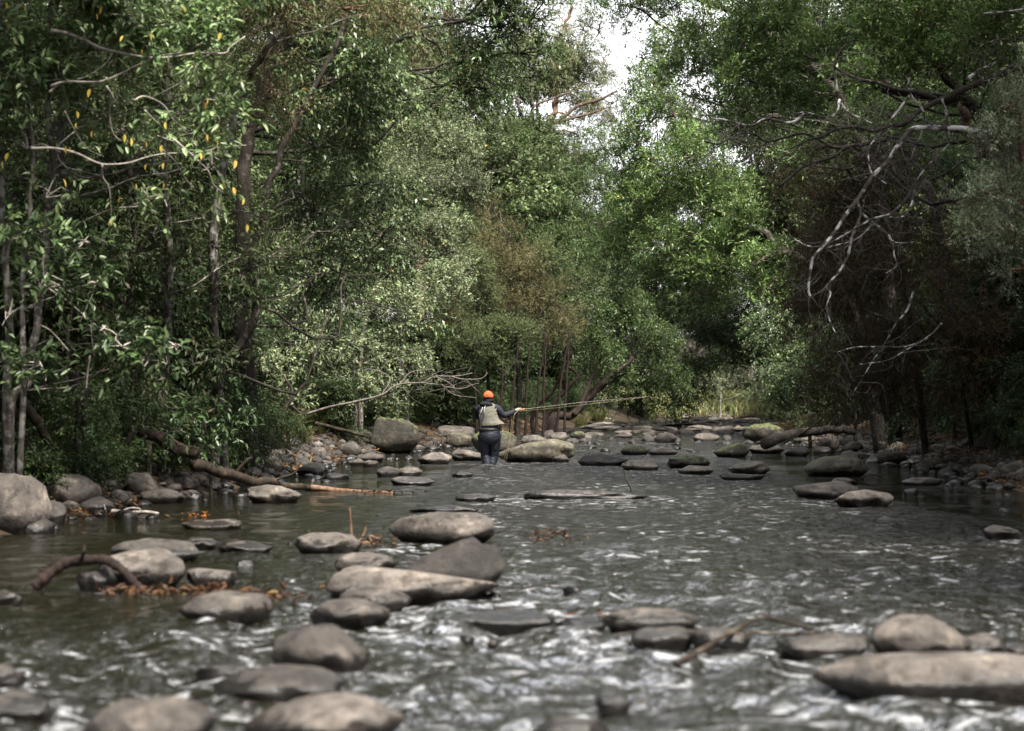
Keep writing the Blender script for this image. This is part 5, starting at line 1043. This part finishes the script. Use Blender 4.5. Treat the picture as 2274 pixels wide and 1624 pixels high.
log('driftwood', 'bent pale reed stem lying across the right foreground stones', [W(1500, 1474, 9.0), W(1560, 1445, 9.2), W(1620, 1405, 9.6), W(1690, 1372, 10.0), W(1740, 1380, 10.3), W(1795, 1396, 10.5)], .016, .008, 'log_bark', 'reed', wob=.01, knots=.3, subs=[([W(1620, 1405, 9.6), W(1660, 1412, 9.6), W(1690, 1420, 9.6)], .006, .003)])
log('driftwood', 'dark flat branch drifting behind the bent reed stem', [W(1310, 1424, 10.0), W(1400, 1412, 10.2), W(1560, 1408, 10.3), W(1700, 1408, 10.4), W(1810, 1406, 10.5)], .02, .012, 'bark_dark', 'branch', wob=.02)
log('driftwood', 'short dark twig standing up out of the middle current', [W(1404, 1092, 27), W(1396, 1075, 27), W(1390, 1060, 27), W(1386, 1046, 27)], .014, .008, 'bark_dark', 'twig', wob=.01)
log('driftwood', 'black crooked stick leaning up from the left bank sedges', ML([(1690, 1475), (1750, 1420), (1780, 1320), (1840, 1220), (1900, 1100), (1850, 1000), (1760, 880)], 37), .075, .012, 'bark_dark', 'branch', wob=.03, subs=[(ML([(1840, 1215), (1760, 1140), (1680, 1090)], 37), .03, .012), (ML([(1900, 1180), (1960, 1230), (1980, 1200)], 37), .025, .01)])
log('driftwood', 'straight fallen pole on the bank left of the black mossy boulder', [W(700, 940, 44), W(760, 955, 44), W(815, 970, 43.5)], .05, .03, 'log_bark', 'pole', wob=.03)
log('fallen_log', 'dark slender log at the foot of the right bank below the thicket', [W(1700, 985, 44), W(1760, 965, 46), W(1850, 955, 48), W(1900, 960, 48)], .13, .08, 'bark_dark', 'log', subs=[([W(1740, 985, 44), W(1800, 950, 44), W(1880, 880, 44)], .03, .015)])
log('stump', 'short grey dead stem upright among the cobbles of the left bar', ML([(1455, 1530), (1465, 1440), (1485, 1360)], 33), .06, .045, 'bark_grey', 'stump', wob=.03)
for k, (pts, r, lab) in enumerate((([(150, 1150), (230, 1270), (300, 1400), (380, 1560), (350, 1600)], .06, 'thick tan root curling down the eroded left bank'), ([(60, 1180), (130, 1330), (210, 1500), (240, 1590), (200, 1680)], .07, 'gnarled root below the white stems at the left edge'), ([(0, 1350), (60, 1480), (130, 1560), (180, 1650)], .05, 'twisted lower root at the far left of the bank'), ([(480, 950), (500, 1150), (490, 1350), (500, 1480)], .06, 'straight shaded dead stem on the dark left bank'), ([(560, 1050), (545, 1250), (500, 1400)], .04, 'thin dead stem beside the straight shaded one'))):
    log('root', lab, ML(pts, 21.5), r, r * .5, 'log_bark' if k < 3 else 'bark_dark', 'root' if k < 3 else 'stem', wob=.06)

def litter(label, c, spread, n, seed, pal, L=.07, h=.06, sticks=0):
    rng = np.random.default_rng(seed); c = np.asarray(c, float)
    p = rng.normal(size=(n, 3)) * np.array([spread[0] * 1.4, spread[1] * 1.5, h * .25]); p[:, 2] = np.abs(p[:, 2]) + .004; a = nrm(rng.normal(size=(n, 3)) * np.array([1, 1, .5])); nr = nrm(rng.normal(size=(n, 3)) * .6 + np.array([0, 0, 1]))
    V, f, k = leaf_geo(p, a, nr, L * rng.uniform(.6, 1.3, n), L * .42 * rng.uniform(.7, 1.2, n), True, .2)
    put('leaf_litter', mesh_np('leaf_litter', V, f, 'dry_leaf', np.repeat(leaf_cols(rng, n, pal), k, 0)), None, c, label, 'leaves', kind='stuff')
LP_ = [((.06, .032, .02), 5), ((.035, .02, .014), 7), ((.09, .052, .03), 3), ((.18, .12, .05), .25)]
def wpt(u, v): dd = hit(u, v); return np.array([(u - CX) / F * dd, dd, float(water_z(dd))])
litter('drift of rust brown leaves caught behind the dark sided domed stone', wpt(390, 1318), (.22, .12), 170, 1, LP_, .075)
litter('brown leaves scattered right of the dark sided domed stone', wpt(560, 1325), (.14, .09), 70, 2, LP_, .075)
litter('rust leaves under the pale forked stick at the left shore', wpt(235, 1148), (.3, .08), 90, 3, LP_, .07)
litter('little raft of brown leaves afloat in the middle current', wpt(1222, 1198), (.1, .06), 32, 4, LP_, .08, .1)
litter('brown leaf clump around the reed stump by the triangular stone', wpt(800, 1212), (.12, .08), 60, 5, LP_, .08, .16)
litter('few red leaves on the long flat dark stone in the foreground', wpt(1190, 1372), (.25, .05), 26, 6, LP_, .06, .05)
litter('orange leaf afloat left of the small low slab', wpt(455, 1146), (.08, .05), 12, 7, [((.55, .22, .06), 1)], .06)
litter('dry brown leaves heaped at the back of the shaded right bank', np.array([8.6, 34.5, float(terrain(8.6, 34.5))]), (.7, .4), 420, 8, LP_, .09, .25)
litter('brown leaf scraps at the end of the rusty stick', wpt(850, 1096), (.18, .06), 40, 9, LP_, .07, .1)
log('reed_stump', 'upright brown reed stump by the pale triangular stone', [W(782, 1214, 16.6), W(779, 1180, 16.6), W(777, 1130, 16.6)], .016, .006, 'bark_brown', 'reed', wob=.02, subs=[([W(790, 1212, 16.6), W(808, 1185, 16.6), W(812, 1172, 16.6)], .012, .008), ([W(830, 1210, 16.6), W(820, 1190, 16.6), W(846, 1200, 16.6)], .009, .006)])
# forest floor litter on both banks
gr = np.random.default_rng(91); n = 34000
y = gr.uniform(16, 70, n); side = gr.uniform(size=n) < .55; l = np.interp(y, YK, XL); r_ = np.interp(y, YK, XR); o_ = .1 + 6 * gr.uniform(size=n) ** 1.8; x = np.where(side, l - o_, r_ + o_)
p = np.stack([x, y, terrain(x, y) + .015], -1); nr = nrm(gr.normal(size=(n, 3)) * .5 + np.array([0, 0, 1.])); a = nrm(gr.normal(size=(n, 3)) * np.array([1, 1, .3]))
V, f, k = leaf_geo(p, a, nr, gr.uniform(.06, .14, n), gr.uniform(.025, .05, n), False, .2)
put('forest_floor_litter', mesh_np('forest_floor_litter', V, f, 'dry_leaf', np.repeat(leaf_cols(gr, n, [((.12, .07, .04), 5), ((.07, .045, .03), 4), ((.2, .12, .06), 2)]), k, 0)), label='dead leaves strewn over the shaded river banks', cat='leaves', kind='stuff')
# ------------------------------------------------------------------ the angler
plain_mat('skin', (.42, .23, .16), .55, .4); plain_mat('hair_brown', (.035, .022, .015), .6, .3)
plain_mat('cap_orange', (.36, .08, .032), .85, .2, (60, .12)); plain_mat('vest_khaki', (.115, .112, .094), .9, .15, (30, .16)); plain_mat('jacket_navy', (.011, .012, .02), .75, .25, (25, .3))
plain_mat('hood_black', (.008, .008, .011), .8, .2, (25, .3)); plain_mat('wader_navy', (.006, .008, .016), .55, .3, (14, .35)); plain_mat('shirt_grey', (.045, .045, .05), .85, .2, (20, .3)); plain_mat('belt_black', (.006, .006, .007), .5, .4); plain_mat('boot_dark', (.02, .018, .016), .7, .3)
plain_mat('glove_grey', (.2, .2, .21), .85, .2, (50, .2)); plain_mat('white_mark', (.7, .7, .72), .6, .3); plain_mat('rod_graphite', (.16, .145, .12), .3, .6); plain_mat('cork', (.45, .27, .14), .8, .2, (80, .25)); plain_mat('line_yellow', (.3, .25, .13), .4, .5); plain_mat('net_rim', (.5, .5, .5), .3, .5, None, .6); plain_mat('net_cord', (.02, .022, .022), .7, .3)

PX, PY = (1083.5 - CX) / F * 39.0, 39.0
BED = float(terrain(PX, PY))
person = root('person', (PX, PY, BED), 'angler in orange cap, khaki vest and navy waders wading and casting, seen from behind', 'person')
def pz(y): return (955 - y) * .00183            # water line = 0
def pchild(name, me, parent=None, label=None):
    o = put(name, me, parent or person, label=label); o.location = (0, 0, -BED) if parent is None else (0, 0, 0); return o

def loft(rings, sides=28, wr=0.0, seed=0, cap=True):
    """rings: (cx, cy, z, rx, ry[, tilt_x, tilt_y]) -> verts, quads, caps"""
    a = np.linspace(0, 2 * np.pi, sides, endpoint=False); r = np.array([list(q[:5]) for q in rings], float)
    n = len(r) * 5; t = spline(r, n); V = np.stack([t[:, 0, None] + t[:, 3, None] * np.cos(a), t[:, 1, None] + t[:, 4, None] * np.sin(a), np.broadcast_to(t[:, 2, None], (n, sides))], -1).reshape(-1, 3)
    if wr:
        c = np.repeat(t[:, :3], sides, 0); dv = V - c; dv[:, 2] = 0
        w = noise3(V * np.array([9, 9, 22]) + seed) + .6 * noise3(V * np.array([18, 18, 34]) + seed + 9); V = V + dv / np.maximum(np.linalg.norm(dv, axis=1, keepdims=True), 1e-6) * (w * wr)[:, None]
    k, s = np.meshgrid(np.arange(n - 1), np.arange(sides), indexing='ij'); s2 = (s + 1) % sides
    q = np.stack([k * sides + s, k * sides + s2, (k + 1) * sides + s2, (k + 1) * sides + s], -1).reshape(-1, 4)
    caps = np.stack([np.arange(sides)[::-1], np.arange(sides) + (n - 1) * sides]) if cap else np.zeros((0, sides), int)
    return V, q, caps

def limb(g, pts, radii, sides=16, wr=0.0, seed=0, n=None):
    n = n or 8 * len(pts); p = spline(pts, n); r = spline(np.array(radii, float)[:, None] * np.ones((1, 3)), n)[:, 0]
    V, q, c = tubes(p[None], r[None], sides)
    if wr:
        cc = np.repeat(p, sides, 0); dv = nrm(V - cc); w = noise3(V * 26 + seed) + .6 * noise3(V * 48 + seed + 3); V = V + dv * (w * wr)[:, None]
    g.add(V, q, c)

def ell(g, c, r, level=3, squash=None, warp=0.0, seed=0):
    v, f = ico(level); v = v.copy()
    if warp: v = v * (1 + warp * noise3(v * 2.2 + seed))[:, None]
    g.add(v * np.array(r) + np.array(c), f)

# body: one skin grown over a posed skeleton
J = {'pel': (.03, 0, .60, .13), 'waist': (.015, .01, .76, .115), 'chest': (0, .0, .98, .135), 'neck0': (0, .015, 1.13, .065), 'neck': (.0, .03, 1.2, .05), 'head': (.005, .045, 1.285, .075), 'crown': (.005, .035, 1.36, .08),
     'hipL': (-.075, 0, .50, .10), 'kneeL': (-.045, .07, .16, .062), 'ankL': (-.035, .0, -.24, .042), 'toeL': (-.05, .14, -.31, .035), 'hipR': (.125, .0, .50, .10), 'kneeR': (.115, .09, .15, .062), 'ankR': (.10, .04, -.24, .042), 'toeR': (.14, .17, -.31, .035),
     'shR': (.16, .0, 1.095, .062), 'elR': (.315, .03, .945, .043), 'wrR': (.535, .1, 1.035, .028), 'haR': (.60, .115, 1.055, .026), 'shL': (-.155, .01, 1.09, .062), 'elL': (-.20, .20, .92, .042), 'wrL': (.0, .33, .93, .028), 'haL': (.055, .345, .945, .026)}
E = [('pel', 'waist'), ('waist', 'chest'), ('chest', 'neck0'), ('neck0', 'neck'), ('neck', 'head'), ('head', 'crown'), ('pel', 'hipL'), ('hipL', 'kneeL'), ('kneeL', 'ankL'), ('ankL', 'toeL'), ('pel', 'hipR'), ('hipR', 'kneeR'), ('kneeR', 'ankR'), ('ankR', 'toeR'),
     ('neck0', 'shR'), ('shR', 'elR'), ('elR', 'wrR'), ('wrR', 'haR'), ('neck0', 'shL'), ('shL', 'elL'), ('elL', 'wrL'), ('wrL', 'haL')]
def fingers(side, hand, fwd, upv, sgn):
    hand = np.array(hand); fwd = nrm(np.array(fwd, float)); upv = nrm(np.array(upv, float)); lat = np.cross(fwd, upv) * sgn
    for i, (o_, L) in enumerate(((.024, .05), (.009, .058), (-.007, .054), (-.022, .043))):
        a = hand + fwd * .02 + upv * o_; b = a + fwd * L * .55 + lat * .012; c = b + fwd * L * .1 - lat * .028; d_ = c - fwd * L * .35 - lat * .012
        prev = 'ha' + side
        for j, q in enumerate((a, b, c, d_)):
            nm = 'f%s%d%d' % (side, i, j); J[nm] = (*q, .0105 - .001 * j); E.append((prev, nm)); prev = nm
    a = hand + lat * .018 + upv * .012; b = a + fwd * .03 + lat * .01 + upv * .012; c = b + fwd * .025 - lat * .012
    prev = 'ha' + side
    for j, q in enumerate((a, b, c)):
        nm = 't%s%d' % (side, j); J[nm] = (*q, .012 - .001 * j); E.append((prev, nm)); prev = nm
fingers('R', J['haR'][:3], (1, .15, .12), (0, 0, 1), 1); fingers('L', J['haL'][:3], (1, .2, .1), (0, 0, 1), -1)
keys = list(J); bm_me = bpy.data.meshes.new('body'); bm_me.from_pydata([J[k][:3] for k in keys], [(keys.index(a), keys.index(b)) for a, b in E], [])
tmp = bpy.data.objects.new('body', bm_me); COL.objects.link(tmp)
sm = tmp.modifiers.new('skin', 'SKIN'); sm.use_smooth_shade = True
for i, k in enumerate(keys):
    sv = bm_me.skin_vertices[0].data[i]; sv.radius = (J[k][3], J[k][3] * (.8 if k in ('pel', 'waist', 'chest') else 1)); sv.use_root = (k == 'pel')
ss = tmp.modifiers.new('sub', 'SUBSURF'); ss.levels = 2; ss.render_levels = 2
dg = bpy.context.evaluated_depsgraph_get(); bme = bpy.data.meshes.new_from_object(tmp.evaluated_get(dg)); bpy.data.objects.remove(tmp)
bme.materials.clear(); bme.materials.append(MATS['skin']); bme.polygons.foreach_set('use_smooth', np.ones(len(bme.polygons), bool))
body = pchild('body', bme)
# face, turned away from the camera: ears, nose, eyes, mouth
g = Geo(); 
for s in (-1, 1): ell(g, (.005 + s * .083, .05, 1.285), (.012, .02, .03), 2)
pchild('ear', g.mesh('ear', 'skin'), body)
g = Geo(); ell(g, (.02, .13, 1.275), (.013, .018, .022), 2); pchild('nose', g.mesh('nose', 'skin'), body)
g = Geo(); ell(g, (.018, .12, 1.238), (.024, .008, .006), 2); pchild('mouth', g.mesh('mouth', 'cap_orange'), body)
for s in (-1, 1):
    g = Geo(); ell(g, (.018 + s * .032, .112, 1.30), (.012, .01, .009), 2); pchild('eye', g.mesh('eye', 'white_mark'), body)
g = Geo(); ell(g, (.005, .02, 1.29), (.089, .088, .075), 3, warp=.1); pchild('hair', g.mesh('hair', 'hair_brown'))
# waders
g = Geo()
V, q, c = loft([(.02, 0, .70, .185, .135), (.03, 0, .64, .2, .15), (.035, -.005, .54, .215, .165), (.035, 0, .45, .205, .155), (.03, .01, .38, .16, .12)], 32, .012, 3); g.add(V, q, c)
limb(g, [(-.075, 0, .56), (-.07, .03, .38), (-.045, .075, .17), (-.02, .04, .0), (-.03, .0, -.26)], [.13, .118, .095, .098, .08], 20, .016, 5); limb(g, [(.13, 0, .56), (.13, .04, .38), (.115, .09, .16), (.085, .06, .0), (.1, .04, -.26)], [.13, .115, .095, .09, .08], 20, .016, 8)
for s, a in ((-1, 'L'), (1, 'R')): pass
pchild('waders', g.mesh('waders', 'wader_navy'))
for an, to in (((-.03, .0, -.26), (-.05, .17, -.31)), ((.1, .04, -.26), (.14, .21, -.31))):
    g = Geo(); limb(g, [an, ((an[0] + to[0]) / 2, (an[1] + to[1]) / 2, -.30), to], [.075, .06, .045], 12); pchild('boot', g.mesh('boot', 'boot_dark'))
# jacket with sleeves, grey shirt tail, belt
g = Geo(); V, q, c = loft([(.02, .0, .69, .17, .13), (.015, 0, .8, .165, .125), (.0, 0, 1.0, .165, .12), (0, .0, 1.12, .15, .105), (0, .01, 1.2, .075, .07)], 28, .006, 11); g.add(V, q, c)
limb(g, [(.12, 0, 1.10), (.2, .01, 1.06), (.305, .03, .955), (.42, .06, .98), (.535, .1, 1.035)], [.085, .08, .064, .055, .043], 16, .012, 2); limb(g, [(-.12, 0, 1.1), (-.185, .06, 1.04), (-.205, .2, .925), (-.1, .28, .925), (.0, .33, .93)], [.08, .078, .062, .052, .042], 16, .012, 6)
jk = pchild('jacket', g.mesh('jacket', 'jacket_navy'))
g = Geo(); 
for dz in (-.009, 0, .009): limb(g, [(.150 + dz * .3, -.079, 1.065 + dz), (.158, -.082, 1.066 + dz), (.166, -.079, 1.062 + dz)], [.003, .003, .003], 5)
pchild('emblem', g.mesh('emblem', 'white_mark'), jk, 'small white emblem on the back of the right shoulder')
g = Geo(); V, q, c = loft([(.02, -.0, .675, .196, .145), (.02, -.0, .72, .19, .142), (.02, 0, .79, .182, .14)], 28, .01, 21); g.add(V, q, c); pchild('shirt_tail', g.mesh('shirt_tail', 'shirt_grey'))
g = Geo(); V, q, c = loft([(.022, 0, .648, .208, .158), (.022, 0, .668, .212, .162), (.022, 0, .69, .206, .156)], 32); g.add(V, q, c); pchild('belt', g.mesh('belt', 'belt_black'))
# vest: flares at the hem, right flap swings out
g = Geo(); V, q, c = loft([(.045, -.005, .745, .215, .16), (.04, -.005, .77, .217, .162), (.02, -.005, .86, .2, .15), (.0, -.005, .98, .187, .145), (-.005, -.0, 1.08, .178, .135), (-.008, .005, 1.15, .15, .115), (-.01, .015, 1.19, .1, .09)], 36, .009, 31)
hem = np.clip((.9 - V[:, 2]) / .16, 0, 1); V[:, 0] += .07 * hem ** 1.5 * np.clip((V[:, 0] - .1) / .13, 0, 1); V[:, 2] += .035 * hem * np.clip((V[:, 0] - .1) / .15, 0, 1) - .02 * hem * np.clip((-.05 - V[:, 0]) / .15, 0, 1)
g.add(V, q, c); vest = pchild('vest', g.mesh('vest', 'vest_khaki'))
g = Geo(); limb(g, [(-.03, -.155, .80), (.05, -.163, .79), (.14, -.14, .80)], [.006, .006, .006], 6); pchild('seam', g.mesh('seam', 'vest_khaki'), vest)
g = Geo(); ell(g, (-.035, -.075, 1.165), (.125, .075, .055), 3, warp=.35, seed=4); limb(g, [(-.09, .0, 1.17), (-.07, .03, 1.24), (.0, -.05, 1.23), (.075, .03, 1.24), (.09, .06, 1.18)], [.045, .035, .035, .035, .04], 12, .008, 4); pchild('hood', g.mesh('hood', 'hood_black'))
# cap with back opening, strap, button and brim
v, f = ico(4); v = v.copy(); v = v[:, :]; cv = v * np.array([.103, .108, .115]) + np.array([.005, .03, 1.312]); keep = (v[f].mean(1)[:, 2] > -.06) & ~((np.abs(v[f].mean(1)[:, 0]) < .42) & (v[f].mean(1)[:, 1] < -.55) & (v[f].mean(1)[:, 2] < .22 - .9 * v[f].mean(1)[:, 0] ** 2))
g = Geo(); g.add(cv, f[keep]); capo = pchild('cap', g.mesh('cap', 'cap_orange'))
g = Geo(); a = np.linspace(-.5, .5, 9); limb(g, [(.005 + .103 * math.sin(t), .03 - .108 * math.cos(t), 1.309) for t in a], [.009] * 9, 6); pchild('strap', g.mesh('strap', 'cap_orange'), capo)
g = Geo(); ell(g, (.005, .03, 1.428), (.012, .012, .006), 2); pchild('button', g.mesh('button', 'cap_orange'), capo)
a = np.linspace(-1.1, 1.1, 13); inn = np.stack([.005 + .1 * np.sin(a), .03 + .105 * np.cos(a), np.full(13, 1.31)], -1); outr = np.stack([.005 + .115 * np.sin(a), .03 + .105 * np.cos(a) + .085 * np.cos(a * 1.3), 1.30 - .02 * np.abs(np.sin(a))], -1)
g = Geo(); vv = np.concatenate([inn, outr, inn - [0, 0, .004], outr - [0, 0, .004]]); i = np.arange(12); g.add(vv, np.stack([i, i + 1, i + 14, i + 13], -1), np.stack([i + 26, i + 39, i + 40, i + 27], -1), np.stack([i + 13, i + 14, i + 40, i + 39], -1)); pchild('brim', g.mesh('brim', 'cap_orange'), capo)
# glove on the casting hand (fingers stay bare)
g = Geo(); limb(g, [(.515, .095, 1.028), (.55, .104, 1.04), (.60, .115, 1.055), (.622, .118, 1.06)], [.034, .034, .041, .037], 12, .003, 7); pchild('glove', g.mesh('glove', 'glove_grey'))

# rod, reel and line, held in the right hand
hx = np.array([PX + .625, PY + .10, 1.06]); tip = W(999.3 + .2075 * 2150, 832.8 + .2075 * 230, 39.9)
rod = root('fishing_rod', hx, 'slender fly rod held out level to the right by the angler', 'fishing rod')
def rchild(nm, g, mat):
    o = put(nm, g.mesh(nm, mat), rod); o.location = -hx; return o
dr_ = nrm(tip - hx); mid = (hx + tip) / 2 + np.array([0, 0, .02])
g = Geo(); g.tube([hx + dr_ * .05, hx + dr_ * .8 + np.array([0, 0, .01]), mid, tip], .005, .0022, n=40, sides=6); rchild('blank', g, 'rod_graphite')
g = Geo(); g.tube([hx - dr_ * .10, hx, hx + dr_ * .10], .012, .011, n=10, sides=8); rchild('handle', g, 'cork')
g = Geo(); rc_ = hx - dr_ * .1 + np.array([0, 0, -.05]); a = np.linspace(0, 2 * np.pi, 25); g.tube([rc_ + .038 * np.array([math.cos(t), 0, math.sin(t)]) for t in a], .011, .011, n=48, sides=6); rchild('reel', g, 'belt_black')
for t in (.18, .34, .5, .64, .76, .87):
    c_ = hx + (tip - hx) * t + np.array([0, 0, -.006]); g = Geo(); g.tube([c_ + .011 * np.array([math.cos(w), 0, math.sin(w)]) for w in np.linspace(0, 6.28, 9)], .0028, .0028, n=16, sides=4); rchild('line_guide', g, 'rod_graphite')
g = Geo(); g.tube([hx + np.array([-.05, -.02, -.03]), hx + dr_ * .5 + np.array([0, -.01, -.035]), hx + dr_ * 1.4 + np.array([0, 0, -.03]), tip], .0018, .0014, n=40, sides=4)
def pp(x, y, dy=-.05): return W(999.3 + .2075 * x, 832.8 + .2075 * y, 39 + dy)
g.tube([pp(690, 420), pp(668, 560), pp(640, 720), pp(600, 925)], .0024, .0024, n=24, sides=4); g.tube([pp(662, 480), pp(645, 620), pp(618, 780), pp(572, 925)], .0024, .0024, n=24, sides=4); g.tube([hx + np.array([-.03, -.03, -.01]), pp(690, 420)], .0035, .0035, n=8, sides=4); rchild('line', g, 'line_yellow')
# landing net hung on the back
nb_ = np.array([PX - .115, PY - .205, .78]); net = root('landing_net', nb_, 'small landing net with pale rim hanging on the back of the vest', 'net')
def nchild(nm, g, mat):
    o = put(nm, g.mesh(nm, mat), net); o.location = -nb_; return o
def np_(x, y, dy): return np.array([PX + (x - 405) * .00183, PY + dy, pz(y)])
g = Geo(); g.tube([np_(374, 345, -.16), np_(366, 400, -.175), np_(358, 440, -.18), np_(344, 468, -.18), np_(326, 470, -.18), np_(320, 440, -.18), np_(336, 390, -.17), np_(350, 352, -.16)], .010, .010, n=44, sides=6); nchild('rim', g, 'net_rim')
g = Geo(); g.tube([np_(374, 350, -.158), np_(380, 330, -.14), np_(385, 310, -.12)], .008, .008, n=10, sides=6); nchild('handle', g, 'belt_black')
g = Geo()
for k in range(9):
    x0 = 326 + k * 5; g.tube([np_(x0, 380 + 6 * (8 - k) * .6 , -.172), np_(x0 - 6, 470, -.205), np_(324 - (k - 4) * 1.5, 560, -.2), np_(320, 585, -.2)], .0045, .0035, n=16, sides=4)
for y_ in range(400, 590, 16):
    w_ = 24 * (1 - (y_ - 400) / 260); xc = 344 - (y_ - 400) * .12; g.tube([np_(xc - w_, y_, -.18), np_(xc, y_ + 6, -.212), np_(xc + w_ * .9, y_, -.185)], .004, .004, n=9, sides=4)
V, q, c = loft([(PX - .148, PY - .185, .67, .006, .01), (PX - .142, PY - .19, .75, .022, .02), (PX - .13, PY - .195, .86, .036, .028), (PX - .112, PY - .185, .98, .03, .022), (PX - .085, PY - .17, 1.06, .012, .012)], 14, .004, 2); g.add(V, q, c)
nchild('net_bag', g, 'net_cord')

print('foliage triangles', TRI[0])
